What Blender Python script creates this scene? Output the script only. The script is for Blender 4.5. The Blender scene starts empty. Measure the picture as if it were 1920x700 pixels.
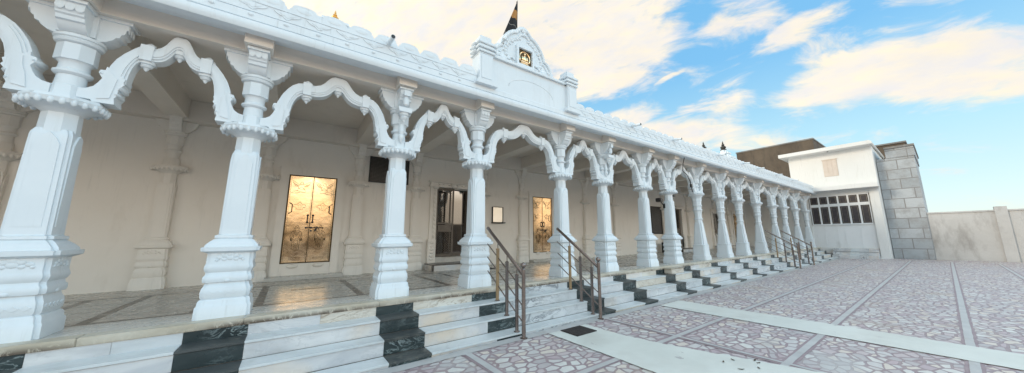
import bpy, bmesh, math, random
from math import sin, cos, pi, radians, sqrt
from mathutils import Vector, Matrix
random.seed(7)
sc = bpy.context.scene
COL = sc.collection
P = 0.66            # verandah floor height
Z0 = Vector((0, 0, 0))

# ------------------------------------------------------------------ materials
def nd(nt, t, **k):
    n = nt.nodes.new(t)
    for a, b in k.items():
        setattr(n, a, b)
    return n

def ramp(nt, fac, stops, interp='LINEAR'):
    r = nd(nt, 'ShaderNodeValToRGB'); r.color_ramp.interpolation = interp
    e = r.color_ramp.elements
    while len(e) < len(stops): e.new(0.5)
    for i, (p, c) in enumerate(stops):
        e[i].position = p
        e[i].color = (c, c, c, 1) if isinstance(c, (int, float)) else (*c, 1)
    nt.links.new(fac, r.inputs[0])
    return r.outputs[0]

def mixc(nt, fac, a, b, mode='MIX'):
    m = nd(nt, 'ShaderNodeMix', data_type='RGBA', blend_type=mode)
    for s, v in ((m.inputs[0], fac), (m.inputs[6], a), (m.inputs[7], b)):
        if hasattr(v, 'links'): nt.links.new(v, s)
        elif isinstance(v, (int, float)): s.default_value = v
        else: s.default_value = (*v, 1)
    return m.outputs[2]

def noise(nt, vec, scale, detail=4, rough=0.55, dist=0.0):
    n = nd(nt, 'ShaderNodeTexNoise'); n.inputs['Scale'].default_value = scale
    n.inputs['Detail'].default_value = detail; n.inputs['Roughness'].default_value = rough
    n.inputs['Distortion'].default_value = dist
    if vec is not None: nt.links.new(vec, n.inputs['Vector'])
    return n.outputs['Fac']

def newmat(name):
    m = bpy.data.materials.new(name); m.use_nodes = True
    nt = m.node_tree; b = nt.nodes['Principled BSDF']
    tc = nd(nt, 'ShaderNodeTexCoord')
    return m, nt, b, tc.outputs['Object']

def bump(nt, b, h, strength=0.2, dist=0.01):
    n = nd(nt, 'ShaderNodeBump'); n.inputs['Strength'].default_value = strength
    n.inputs['Distance'].default_value = dist
    nt.links.new(h, n.inputs['Height']); nt.links.new(n.outputs[0], b.inputs['Normal'])

def mapping(nt, vec, scale=(1, 1, 1), rot=(0, 0, 0), loc=(0, 0, 0)):
    m = nd(nt, 'ShaderNodeMapping')
    m.inputs['Scale'].default_value = scale; m.inputs['Rotation'].default_value = rot; m.inputs['Location'].default_value = loc
    nt.links.new(vec, m.inputs['Vector']); return m.outputs[0]

def plain(name, c1, c2, scale=3.0, rough=0.5, metal=0.0, bmp=0.1, dirt=None, dirt_amt=0.5, bscale=None, drips=0.0):
    """two-tone mottled surface with optional dirt patches"""
    m, nt, b, v = newmat(name)
    f = noise(nt, v, scale, 5, 0.6)
    col = mixc(nt, ramp(nt, f, [(0.3, 0.0), (0.7, 1.0)]), c1, c2)
    if dirt:
        st = noise(nt, mapping(nt, v, (1.3, 1.3, 0.35)), 2.1, 6, 0.65)
        col = mixc(nt, ramp(nt, st, [(0.56, 0.0), (0.78, dirt_amt)]), col, dirt)
    if drips:
        dn = noise(nt, mapping(nt, v, (9, 9, 0.5)), 1.6, 5, 0.7)
        dm = noise(nt, v, 0.9, 3)
        q = nd(nt, 'ShaderNodeMath', operation='MULTIPLY')
        nt.links.new(ramp(nt, dn, [(0.56, 0.0), (0.70, drips)]), q.inputs[0]); nt.links.new(ramp(nt, dm, [(0.42, 0.0), (0.62, 1.0)]), q.inputs[1])
        col = mixc(nt, q.outputs[0], col, (0.42, 0.41, 0.38))
    nt.links.new(col, b.inputs['Base Color'])
    b.inputs['Roughness'].default_value = rough; b.inputs['Metallic'].default_value = metal
    bump(nt, b, noise(nt, v, bscale or scale * 9, 4), bmp)
    return m

M = {}
M['paint'] = plain('white_facade_paint', (0.715, 0.77, 0.805), (0.76, 0.81, 0.84), 2.2, 0.42, bmp=0.06, dirt=(0.60, 0.62, 0.62), dirt_amt=0.4, bscale=26, drips=.32)
M['cream'] = plain('cream_wall_paint', (0.81, 0.765, 0.70), (0.85, 0.81, 0.75), 1.1, 0.5, bmp=0.05, dirt=(0.62, 0.57, 0.50), dirt_amt=0.5, bscale=18, drips=.22)
M['soffit'] = plain('soffit_paint', (0.72, 0.66, 0.585), (0.78, 0.72, 0.65), 1.2, 0.6, bmp=0.05, dirt=(0.6, 0.55, 0.48), dirt_amt=0.5)
M['annex'] = plain('annex_white_paint', (0.74, 0.74, 0.72), (0.79, 0.79, 0.77), 0.9, 0.6, bmp=0.05, dirt=(0.62, 0.61, 0.56), dirt_amt=0.5, drips=.4)
M['panelpaint'] = plain('grey_white_panel_paint', (0.76, 0.775, 0.78), (0.81, 0.82, 0.825), 0.8, 0.4, bmp=0.03, dirt=(0.5, 0.5, 0.48), dirt_amt=0.5)
M['steel'] = plain('stainless_steel', (0.22, 0.18, 0.165), (0.32, 0.27, 0.245), 6, 0.27, 1.0, 0.02)
M['brass_sleeve'] = plain('tan_metal_sleeve', (0.34, 0.23, 0.13), (0.44, 0.31, 0.18), 9, 0.4, 0.5, 0.03)
M['leaf'] = plain('dry_leaf', (0.06, 0.045, 0.03), (0.12, 0.085, 0.05), 30, 0.8)
M['black'] = plain('black_paint', (0.012, 0.012, 0.013), (0.03, 0.03, 0.03), 8, 0.4)
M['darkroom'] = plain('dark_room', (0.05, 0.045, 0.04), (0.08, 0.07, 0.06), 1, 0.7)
M['iron'] = plain('brown_iron_paint', (0.10, 0.085, 0.07), (0.16, 0.135, 0.11), 7, 0.4, 0.2)
M['rubber'] = plain('brown_rubber_mat', (0.035, 0.028, 0.026), (0.06, 0.05, 0.046), 22, 0.85, bmp=0.5, bscale=160)
M['kalash'] = plain('gilded_copper', (0.72, 0.42, 0.12), (0.85, 0.55, 0.2), 9, 0.3, 1.0)
M['kalash_dark'] = plain('tarnished_copper', (0.055, 0.05, 0.045), (0.10, 0.09, 0.07), 9, 0.5, 0.5)
M['pendglass'] = plain('window_mesh_glass', (0.035, 0.03, 0.035), (0.06, 0.05, 0.055), 5, 0.25)
M['ventwood'] = plain('cream_shutter', (0.62, 0.53, 0.45), (0.70, 0.61, 0.54), 4, 0.6)
M['plate'] = plain('satin_steel_plate', (0.93, 0.88, 0.78), (0.96, 0.92, 0.84), 3, 0.34, 1.0, 0.02)

def make_gold():
    m, nt, b, v = newmat('polished_brass_sheet')
    f = noise(nt, v, 3.5, 6, 0.65)
    col = mixc(nt, ramp(nt, f, [(0.35, 0.0), (0.7, 1.0)]), (0.93, 0.67, 0.40), (0.97, 0.75, 0.50))
    nt.links.new(col, b.inputs['Base Color']); b.inputs['Metallic'].default_value = 1.0
    nt.links.new(ramp(nt, noise(nt, v, 5, 4), [(0.3, 0.10), (0.7, 0.20)]), b.inputs['Roughness'])
    bump(nt, b, noise(nt, v, 4.0, 3), 0.09, 0.03)
    return m
M['gold'] = make_gold()
M['patina'] = plain('dark_brass_patina', (0.07, 0.045, 0.02), (0.12, 0.08, 0.035), 12, 0.5, 0.6)

def marble(name, base, base2, vein, vscale=1.6, rough=0.22, tint=None, veinw=0.04, veinamt=0.7):
    m, nt, b, v = newmat(name)
    sh = mapping(nt, v, (1, 1.7, 2.3), (0.3, 0.5, 0.6))
    cl = noise(nt, sh, 1.3, 5, 0.55, 0.6)
    col = mixc(nt, ramp(nt, cl, [(0.3, 0.0), (0.72, 1.0)]), base, base2)
    if tint: col = mixc(nt, ramp(nt, noise(nt, v, 0.8, 4, 0.5), [(0.48, 0.0), (0.62, 0.8)]), col, tint)
    vn = noise(nt, sh, vscale, 5, 0.6, 1.6)
    vm = ramp(nt, vn, [(0.5 - veinw, 0.0), (0.5, 1.0), (0.5 + veinw, 0.0)])
    msk = ramp(nt, noise(nt, v, 0.9, 2), [(0.42, 0.0), (0.62, veinamt)])
    mm = nd(nt, 'ShaderNodeMath', operation='MULTIPLY'); nt.links.new(vm, mm.inputs[0]); nt.links.new(msk, mm.inputs[1])
    col = mixc(nt, mm.outputs[0], col, vein)
    smd = noise(nt, mapping(nt, v, (1, 1, 2.2), loc=(3, 1, 7)), 1.1, 6, 0.66)
    col = mixc(nt, ramp(nt, smd, [(0.54, 0.0), (0.74, 0.42)]), col, (base[0] * .62, base[1] * .57, base[2] * .50))
    nt.links.new(col, b.inputs['Base Color'])
    nt.links.new(ramp(nt, noise(nt, v, 6, 3), [(0.3, rough), (0.7, rough + 0.16)]), b.inputs['Roughness'])
    bump(nt, b, noise(nt, v, 40, 3), 0.015)
    return m
M['marble'] = marble('white_marble', (0.50, 0.51, 0.53), (0.78, 0.765, 0.75), (0.36, 0.37, 0.39), 1.3, 0.24, tint=(0.70, 0.58, 0.46), veinw=.025, veinamt=.4)
M['marble_b'] = marble('grey_veined_marble', (0.55, 0.57, 0.58), (0.70, 0.71, 0.72), (0.10, 0.11, 0.13), 1.7, 0.24, veinw=0.045, veinamt=0.8)
M['marble_c'] = marble('cream_stained_marble', (0.62, 0.55, 0.46), (0.72, 0.69, 0.63), (0.33, 0.25, 0.18), 2.0, 0.28, veinw=0.05, veinamt=0.9)
M['tread'] = marble('pale_tread_marble', (0.58, 0.62, 0.63), (0.70, 0.73, 0.735), (0.4, 0.42, 0.43), 1.2, 0.3, veinamt=0.35)
M['green'] = marble('dark_green_marble', (0.014, 0.024, 0.026), (0.05, 0.07, 0.072), (0.30, 0.36, 0.36), 2.6, 0.22, veinw=0.03, veinamt=1.0)
M['greenworn'] = marble('worn_green_marble', (0.03, 0.038, 0.04), (0.085, 0.095, 0.095), (0.2, 0.2, 0.17), 3.0, 0.4, veinw=0.05, veinamt=0.6)
M['floor'] = marble('verandah_floor_marble', (0.47, 0.43, 0.38), (0.50, 0.46, 0.41), (0.40, 0.36, 0.32), 1.2, 0.2, veinamt=0.0)
M['floorlight'] = marble('verandah_edge_marble', (0.52, 0.50, 0.46), (0.62, 0.60, 0.56), (0.35, 0.33, 0.3), 1.4, 0.2, veinamt=0.4)
M['floordark'] = marble('verandah_dark_inlay', (0.055, 0.047, 0.042), (0.09, 0.078, 0.07), (0.15, 0.14, 0.12), 2.4, 0.22)

def make_nosing():
    m, nt, b, v = newmat('chipped_cream_edge_stone')
    col = mixc(nt, ramp(nt, noise(nt, v, 2.5, 5), [(0.3, 0.0), (0.7, 1.0)]), (0.50, 0.44, 0.34), (0.66, 0.62, 0.54))
    ch = noise(nt, mapping(nt, v, (5, 5, 3.0)), 2.2, 6, 0.75, 1.2)
    sp = nd(nt, 'ShaderNodeSeparateXYZ'); nt.links.new(v, sp.inputs[0])
    low = nd(nt, 'ShaderNodeMapRange'); low.inputs[1].default_value = 0.652; low.inputs[2].default_value = 0.60
    nt.links.new(sp.outputs[2], low.inputs[0])
    mm = nd(nt, 'ShaderNodeMath', operation='MULTIPLY')
    nt.links.new(ramp(nt, ch, [(0.38, 0.0), (0.5, 1.0)]), mm.inputs[0]); nt.links.new(low.outputs[0], mm.inputs[1])
    big = ramp(nt, noise(nt, v, 0.9, 3), [(0.4, 0.15), (0.6, 0.95)])
    m2 = nd(nt, 'ShaderNodeMath', operation='MULTIPLY'); nt.links.new(mm.outputs[0], m2.inputs[0]); nt.links.new(big, m2.inputs[1])
    col = mixc(nt, m2.outputs[0], col, (0.09, 0.065, 0.045))
    nt.links.new(col, b.inputs['Base Color']); b.inputs['Roughness'].default_value = 0.5
    bump(nt, b, ch, 0.35, 0.01)
    return m
M['nosing'] = make_nosing()

def make_paving():
    m, nt, b, v = newmat('crazy_paving')
    v2 = nd(nt, 'ShaderNodeVectorMath', operation='MULTIPLY'); v2.inputs[1].default_value = (1, 1, 0)
    nt.links.new(v, v2.inputs[0])
    # warp
    nz = nd(nt, 'ShaderNodeTexNoise'); nz.inputs['Scale'].default_value = 2.2; nz.inputs['Detail'].default_value = 2
    nt.links.new(v2.outputs[0], nz.inputs['Vector'])
    off = nd(nt, 'ShaderNodeVectorMath', operation='MULTIPLY_ADD'); off.inputs[1].default_value = (0.2, 0.2, 0); 
    nt.links.new(nz.outputs['Color'], off.inputs[0]); nt.links.new(v2.outputs[0], off.inputs[2])
    p = mapping(nt, off.outputs[0], (0.92, 1.22, 1), (0, 0, 0.2))
    vo = nd(nt, 'ShaderNodeTexVoronoi', voronoi_dimensions='2D', feature='F1'); vo.inputs['Scale'].default_value = 6.6
    ve = nd(nt, 'ShaderNodeTexVoronoi', voronoi_dimensions='2D', feature='DISTANCE_TO_EDGE'); ve.inputs['Scale'].default_value = 6.6
    for n in (vo, ve):
        n.inputs['Randomness'].default_value = 1.0
        nt.links.new(p, n.inputs['Vector'])
    sp = nd(nt, 'ShaderNodeSeparateColor'); nt.links.new(vo.outputs['Color'], sp.inputs[0])
    stone = ramp(nt, sp.outputs[0], [(0.0, (0.51, 0.475, 0.475)), (0.18, (0.65, 0.63, 0.61)), (0.42, (0.74, 0.73, 0.69)), (0.60, (0.58, 0.50, 0.50)), (0.76, (0.73, 0.655, 0.57)), (0.92, (0.51, 0.41, 0.435))], 'CONSTANT')
    stone = mixc(nt, ramp(nt, noise(nt, v, 14, 4), [(0.3, 0.0), (0.75, 0.35)]), stone, (0.40, 0.36, 0.37))
    mort = mixc(nt, ramp(nt, noise(nt, v, 7, 5), [(0.3, 0.0), (0.7, 1.0)]), (0.30, 0.228, 0.245), (0.39, 0.305, 0.315))
    # joint width differs from stone to stone
    jw = nd(nt, 'ShaderNodeMath', operation='MULTIPLY_ADD'); jw.inputs[1].default_value = 0.12; jw.inputs[2].default_value = 0.055
    nt.links.new(sp.outputs[1], jw.inputs[0])
    dif = nd(nt, 'ShaderNodeMath', operation='SUBTRACT'); nt.links.new(ve.outputs['Distance'], dif.inputs[0]); nt.links.new(jw.outputs[0], dif.inputs[1])
    edge = nd(nt, 'ShaderNodeMapRange'); edge.inputs[1].default_value = -0.006; edge.inputs[2].default_value = 0.012
    nt.links.new(dif.outputs[0], edge.inputs[0])
    col = mixc(nt, edge.outputs[0], mort, stone)
    # brown stains and cement smears
    st = noise(nt, v, 0.62, 5, 0.6)
    col = mixc(nt, ramp(nt, st, [(0.56, 0.0), (0.72, 0.55)]), col, (0.44, 0.345, 0.25))
    sm = noise(nt, mapping(nt, v, (1, 1, 1), loc=(5, 3, 0)), 0.8, 6, 0.65)
    col = mixc(nt, ramp(nt, sm, [(0.57, 0.0), (0.66, 0.6)]), col, (0.52, 0.52, 0.51))
    nt.links.new(col, b.inputs['Base Color'])
    rr = ramp(nt, noise(nt, v, 3, 4), [(0.3, 0.32), (0.7, 0.55)])
    nt.links.new(rr, b.inputs['Roughness'])
    bump(nt, b, edge.outputs[0], 0.7, 0.01)
    return m
M['paving'] = make_paving()
M['mauve'] = plain('mauve_mortar', (0.30, 0.228, 0.245), (0.39, 0.305, 0.315), 7, 0.6)
M['strip'] = plain('grey_marble_strip', (0.45, 0.445, 0.44), (0.57, 0.565, 0.555), 2.5, 0.4, dirt=(0.33, 0.27, 0.2), dirt_amt=0.6)

def make_band():
    m, nt, b, v = newmat('worn_white_walkway_paint')
    col = mixc(nt, ramp(nt, noise(nt, v, 1.3, 6, 0.6), [(0.3, 0.0), (0.7, 1.0)]), (0.64, 0.66, 0.61), (0.75, 0.77, 0.72))
    w = noise(nt, mapping(nt, v, (1.5, 1, 1)), 2.6, 7, 0.68)
    col = mixc(nt, ramp(nt, w, [(0.64, 0.0), (0.67, 0.6)]), col, (0.33, 0.30, 0.31))
    g = noise(nt, v, 0.9, 4)
    col = mixc(nt, ramp(nt, g, [(0.5, 0.0), (0.75, 0.5)]), col, (0.47, 0.45, 0.40))
    nt.links.new(col, b.inputs['Base Color']); b.inputs['Roughness'].default_value = 0.45
    bump(nt, b, noise(nt, v, 30, 4), 0.1)
    return m
M['band'] = make_band()

def make_plaster(name, a, c, d, bs=8, wear=(0.5, 0.72)):
    m, nt, b, v = newmat(name)
    col = mixc(nt, ramp(nt, noise(nt, v, 0.5, 6, 0.65), [(0.3, 0.0), (0.7, 1.0)]), a, c)
    col = mixc(nt, ramp(nt, noise(nt, mapping(nt, v, (1.2, 1.2, 0.4)), 1.3, 7, 0.7), [(wear[0], 0.0), (wear[1], 0.8)]), col, d)
    nt.links.new(col, b.inputs['Base Color']); b.inputs['Roughness'].default_value = 0.9
    bump(nt, b, noise(nt, v, bs, 6), 0.5, 0.03)
    return m
M['brown'] = make_plaster('brown_plaster', (0.095, 0.074, 0.055), (0.165, 0.128, 0.092), (0.06, 0.05, 0.042))
M['weathered'] = make_plaster('weathered_limewash', (0.48, 0.47, 0.45), (0.60, 0.59, 0.57), (0.30, 0.28, 0.26))
M['concrete'] = make_plaster('grey_concrete', (0.20, 0.19, 0.18), (0.30, 0.29, 0.27), (0.13, 0.12, 0.11))

def make_stone():
    m, nt, b, v = newmat('grey_stone_blocks')
    yz = mapping(nt, v, (1, 1, 1), (0, radians(90), radians(90)))
    sw = nd(nt, 'ShaderNodeSeparateXYZ'); nt.links.new(v, sw.inputs[0])
    cb = nd(nt, 'ShaderNodeCombineXYZ'); nt.links.new(sw.outputs[1], cb.inputs[0]); nt.links.new(sw.outputs[2], cb.inputs[1])
    br = nd(nt, 'ShaderNodeTexBrick'); br.inputs['Scale'].default_value = 1.0
    br.inputs['Brick Width'].default_value = 1.0; br.inputs['Row Height'].default_value = 0.62; br.inputs['Mortar Size'].default_value = 0.025
    br.inputs['Color1'].default_value = (0.36, 0.39, 0.41, 1); br.inputs['Color2'].default_value = (0.50, 0.53, 0.55, 1); br.inputs['Mortar'].default_value = (0.25, 0.245, 0.24, 1)
    nt.links.new(cb.outputs[0], br.inputs['Vector'])
    col = mixc(nt, ramp(nt, noise(nt, v, 1.6, 6, 0.7), [(0.45, 0.0), (0.7, 0.8)]), br.outputs['Color'], (0.29, 0.285, 0.28))
    nt.links.new(col, b.inputs['Base Color']); b.inputs['Roughness'].default_value = 0.85
    bump(nt, b, noise(nt, v, 5, 6), 0.6, 0.05)
    return m
M['stone'] = make_stone()

def make_plaque():
    m, nt, b, v = newmat('black_granite_text_slab')
    s = nd(nt, 'ShaderNodeSeparateXYZ'); nt.links.new(v, s.inputs[0])
    def mth(op, a, c=None):
        n = nd(nt, 'ShaderNodeMath', operation=op)
        for i, q in enumerate((a, c)):
            if q is None: continue
            if hasattr(q, 'links'): nt.links.new(q, n.inputs[i])
            else: n.inputs[i].default_value = q
        return n.outputs[0]
    row = mth('FRACT', mth('MULTIPLY', s.outputs[2], 26.0))
    line = mth('MULTIPLY', mth('GREATER_THAN', row, 0.35), mth('LESS_THAN', row, 0.75))
    cb = nd(nt, 'ShaderNodeCombineXYZ'); nt.links.new(mth('MULTIPLY', s.outputs[0], 60.0), cb.inputs[0])
    nt.links.new(mth('FLOOR', mth('MULTIPLY', s.outputs[2], 26.0)), cb.inputs[2])
    wd = mth('GREATER_THAN', noise(nt, cb.outputs[0], 1.0, 2), 0.47)
    t = mth('MULTIPLY', line, wd)
    col = mixc(nt, mth('MULTIPLY', t, 0.55), (0.011, 0.010, 0.010), (0.16, 0.15, 0.14))
    nt.links.new(col, b.inputs['Base Color']); b.inputs['Roughness'].default_value = 0.3
    return m
M['plaque'] = make_plaque()

def make_flag():
    m, nt, b, v = newmat('banded_flag_cloth')
    s = nd(nt, 'ShaderNodeSeparateXYZ'); nt.links.new(v, s.inputs[0])
    mr = nd(nt, 'ShaderNodeMapRange'); mr.inputs[1].default_value = 6.2; mr.inputs[2].default_value = 7.62
    nt.links.new(s.outputs[2], mr.inputs[0])
    k = (0.012, 0.012, 0.014); w = (0.35, 0.33, 0.30); o = (0.42, 0.20, 0.055); g = (0.10, 0.09, 0.085)
    c = ramp(nt, mr.outputs[0], [(0.0, g), (0.235, w), (0.245, k), (0.45, w), (0.46, k), (0.60, o), (0.775, k), (0.92, g)], 'CONSTANT')
    nt.links.new(c, b.inputs['Base Color']); b.inputs['Roughness'].default_value = 0.8
    return m
M['flag'] = make_flag()

def make_lattice_glass():
    m, nt, b, v = newmat('dark_glass_pane')
    b.inputs['Base Color'].default_value = (0.012, 0.012, 0.013, 1); b.inputs['Roughness'].default_value = 0.04
    b.inputs['Specular IOR Level'].default_value = 1.0; b.inputs['IOR'].default_value = 2.2
    return m
M['glass'] = make_lattice_glass()

# ------------------------------------------------------------------ mesh builder
class MB:
    def __init__(s): s.v = []; s.f = []; s.m = []
    def add(s, vs, fs, mi=0):
        o = len(s.v); s.v += [tuple(p) for p in vs]
        for f in fs: s.f.append(tuple(i + o for i in f)); s.m.append(mi)
    def box(s, x0, x1, y0, y1, z0, z1, mi=0, bev=0.0):
        if bev <= 0:
            vs = [(x0, y0, z0), (x1, y0, z0), (x1, y1, z0), (x0, y1, z0), (x0, y0, z1), (x1, y0, z1), (x1, y1, z1), (x0, y1, z1)]
            s.add(vs, [(0, 3, 2, 1), (4, 5, 6, 7), (0, 1, 5, 4), (1, 2, 6, 5), (2, 3, 7, 6), (3, 0, 4, 7)], mi)
        else:
            bm = bmesh.new(); bmesh.ops.create_cube(bm, size=1)
            for q in bm.verts: q.co = Vector(((x0 + x1) / 2 + q.co.x * (x1 - x0), (y0 + y1) / 2 + q.co.y * (y1 - y0), (z0 + z1) / 2 + q.co.z * (z1 - z0)))
            bmesh.ops.bevel(bm, geom=bm.edges[:], offset=bev, segments=2, affect='EDGES')
            s.bm(bm, mi)
    def bm(s, bm, mi=0):
        bm.verts.index_update()
        s.add([q.co for q in bm.verts], [[q.index for q in f.verts] for f in bm.faces], mi); bm.free()
    def rings(s, rs, mi=0, cap=True):
        n = len(rs[0]); vs = [p for r in rs for p in r]; fs = []
        for i in range(len(rs) - 1):
            for j in range(n):
                k = (j + 1) % n
                fs.append((i * n + j, i * n + k, (i + 1) * n + k, (i + 1) * n + j))
        if cap:
            fs.append(tuple(range(n - 1, -1, -1))); fs.append(tuple((len(rs) - 1) * n + j for j in range(n)))
        s.add(vs, fs, mi)
    def lathe(s, prof, cx=0, cy=0, n=16, mi=0, ph=0.0, sq=False):
        k = 1 / cos(pi / n) if sq else 1
        s.rings([[(cx + r * k * cos(2 * pi * j / n + ph), cy + r * k * sin(2 * pi * j / n + ph), z) for j in range(n)] for z, r in prof], mi)
    def oct(s, prof, cx=0, cy=0, mi=0): s.lathe(prof, cx, cy, 8, mi, pi / 8, True)
    def notch(s, prof, nt=0.03, cx=0, cy=0, mi=0):
        rs = []
        for z, h in prof:
            q = h - nt
            rs.append([(cx + a, cy + b, z) for a, b in [(-q, -h), (q, -h), (q, -q), (h, -q), (h, q), (q, q), (q, h), (-q, h), (-q, q), (-h, q), (-h, -q), (-q, -q)]])
        s.rings(rs, mi)
    def prism(s, poly, axis, a, b, mi=0, swap=False):
        """extrude a polygon; axis 'y': poly=(x,z); axis 'x': poly=(y,z); axis 'z': poly=(x,y)"""
        def pt(p, t):
            return {'y': (p[0], t, p[1]), 'x': (t, p[0], p[1]), 'z': (p[0], p[1], t)}[axis]
        bm = bmesh.new()
        va = [bm.verts.new(pt(p, a)) for p in poly]; vb = [bm.verts.new(pt(p, b)) for p in poly]
        n = len(poly)
        bm.faces.new(va); bm.faces.new(vb[::-1])
        for i in range(n): bm.faces.new((va[i], vb[i], vb[(i + 1) % n], va[(i + 1) % n]))
        bmesh.ops.recalc_face_normals(bm, faces=bm.faces[:])
        bmesh.ops.triangulate(bm, faces=[f for f in bm.faces if len(f.verts) > 4])
        s.bm(bm, mi)
    def tube(s, pts, r, n=10, mi=0):
        pts = [Vector(p) for p in pts]; rs = []
        for i, p in enumerate(pts):
            t = (pts[min(i + 1, len(pts) - 1)] - pts[max(i - 1, 0)]).normalized()
            u = t.cross(Vector((0, 0, 1)) if abs(t.z) < 0.95 else Vector((1, 0, 0))).normalized(); w = t.cross(u)
            rr = r[i] if isinstance(r, (list, tuple)) else r
            rs.append([p + (u * cos(2 * pi * j / n) + w * sin(2 * pi * j / n)) * rr for j in range(n)])
        s.rings(rs, mi)
    def ball(s, c, r, mi=0, seg=12, rng=8):
        rx, ry, rz = r if isinstance(r, (tuple, list)) else (r, r, r)
        bm = bmesh.new(); bmesh.ops.create_uvsphere(bm, u_segments=seg, v_segments=rng, radius=1)
        for q in bm.verts: q.co = Vector((c[0] + q.co.x * rx, c[1] + q.co.y * ry, c[2] + q.co.z * rz))
        s.bm(bm, mi)
    def build(s, name, mats, parent=None, loc=Z0, smooth=38, weld=False, fix=True):
        me = bpy.data.meshes.new(name)
        me.from_pydata(s.v, [], s.f); me.polygons.foreach_set('material_index', s.m)
        for mt in (mats if isinstance(mats, (list, tuple)) else [mats]): me.materials.append(mt)
        if fix:
            bm = bmesh.new(); bm.from_mesh(me)
            bmesh.ops.recalc_face_normals(bm, faces=bm.faces[:]); bm.to_mesh(me); bm.free()
        me.update()
        if smooth:
            me.shade_smooth(); me.set_sharp_from_angle(angle=radians(smooth))
        return link(bpy.data.objects.new(name, me), parent, loc)

WL = {}
def link(o, parent=None, loc=Z0):
    loc = Vector(loc); COL.objects.link(o); WL[o.name] = loc
    if parent is not None:
        o.parent = parent; o.location = loc - WL[parent.name]
    else: o.location = loc
    return o
def empty(name, loc, parent=None):
    o = bpy.data.objects.new(name, None); o.empty_display_size = 0.3
    return link(o, parent, loc)
def tag(o, label, cat, group=None):
    o['label'] = label; o['category'] = cat
    if group: o['group'] = group
    return o
def struct(o): o['kind'] = 'structure'; return o
def copy_tree(o, parent, loc):
    c = o.copy(); link(c, parent, loc)
    for ch in o.children:
        d = copy_tree(ch, c, Vector(loc) + (WL[ch.name] - WL[o.name]))
    return c
# ------------------------------------------------------------------ layout numbers
CX = [-4.10, -2.11, -0.562, 1.414, 2.99, 5.354, 6.978, 8.955, 10.5, 12.583, 14.678, 16.68, 19.06, 21.6, 23.6, 26.0, 28.55]
FIRST_RINGED = 9                     # from here on the shafts are short and ringed
YC = 5.85
XL, XR = -8.6, 29.2                  # verandah ends
temple = tag(empty('temple', (4.05, 7.5, 0)), 'long white temple with scalloped parapet, cusped arches on carved columns and marble steps', 'temple')

# ---- columns
def leafbumps(mb, y, w, z, s=1.0):
    pass
def relief_front(mb, hw, z0, z1, mi=0):
    """carved leaf spray on the four faces of the plinth block"""
    for k in range(4):
        a = k * pi / 2
        def T(x, d, z):
            return (x * cos(a) - d * sin(a), x * sin(a) + d * cos(a), z)
        zc = (z0 + z1) / 2; h = (z1 - z0)
        for dx, dz, r in [(0, .28, .030), (-.05, .18, .026), (.05, .18, .026), (-.10, .02, .024), (.10, .02, .024), (0, 0, .034), (-.055, -.15, .022), (.055, -.15, .022), (-.12, -.2, .016), (.12, -.2, .016)]:
            c = T(dx, -hw, zc + dz * h)
            rr = (r * 1.2, 0.011, r) if k % 2 == 0 else (0.011, r * 1.2, r)
            mb.ball(c, rr, mi, 10, 6)

def upper(mb, ringed):
    """carved capital above the banded neck; z measured from the verandah floor"""
    if not ringed:
        mb.oct([(2.335, .122), (2.37, .16), (2.40, .20), (2.42, .275), (2.465, .292), (2.475, .268), (2.505, .262), (2.512, .14)])
    else:
        mb.oct([(2.335, .16), (2.40, .19), (2.45, .225), (2.50, .265), (2.545, .28), (2.552, .25), (2.575, .24), (2.58, .14)])
    for k in range(8):                                       # drop petals round the band
        a = k * pi / 4
        for t in (-.075, 0, .075):
            d = .276 if not ringed else .258
            x = d * cos(a) - t * sin(a); y = d * sin(a) + t * cos(a)
            mb.ball((x, y, 2.425 if not ringed else 2.50), (.025, .025, .040), 0, 10, 7)
    mb.oct([(2.50, .135), (2.66, .122), (2.67, .11)])
    mb.lathe([(2.66, .112), (2.79, .103), (2.795, .12), (2.815, .138), (2.838, .138), (2.855, .112), (2.93, .108), (2.955, .125), (2.965, .14)], n=20)
    mb.oct([(2.96, .138), (3.15, .136), (3.155, .12)])
    mb.lathe([(3.15, .13), (3.165, .168), (3.19, .178), (3.205, .165), (3.215, .185), (3.245, .185), (3.265, .15), (3.30, .14)], n=20)
    mb.box(-.135, .135, -.135, .135, 3.26, 3.52)
    prof = [(.10, 3.24), (.155, 3.245), (.20, 3.262), (.245, 3.30), (.262, 3.335), (.292, 3.345), (.300, 3.385), (.322, 3.40), (.332, 3.455), (.345, 3.47), (.345, 3.53), (.10, 3.53)]
    t = .098
    mb.prism(prof, 'y', -t, t); mb.prism([(-a, b) for a, b in prof], 'y', -t, t)
    mb.prism(prof, 'x', -t + .001, t - .001); mb.prism([(-a, b) for a, b in prof], 'x', -t + .001, t - .001)
    for k in range(4):                                       # scalloped fringe on each arm's end
        a = k * pi / 2
        for s_ in (-.066, 0, .066):
            x = .344 * cos(a) - s_ * sin(a); y = .344 * sin(a) + s_ * cos(a)
            mb.ball((x, y, 3.475), (.034 if k % 2 else .008, .008 if k % 2 else .034, .05), 0, 10, 7)
    mb.box(-.375, .375, -.118, .118, 3.527, 3.5655); mb.box(-.117, .117, -.375, .375, 3.528, 3.565)

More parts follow.
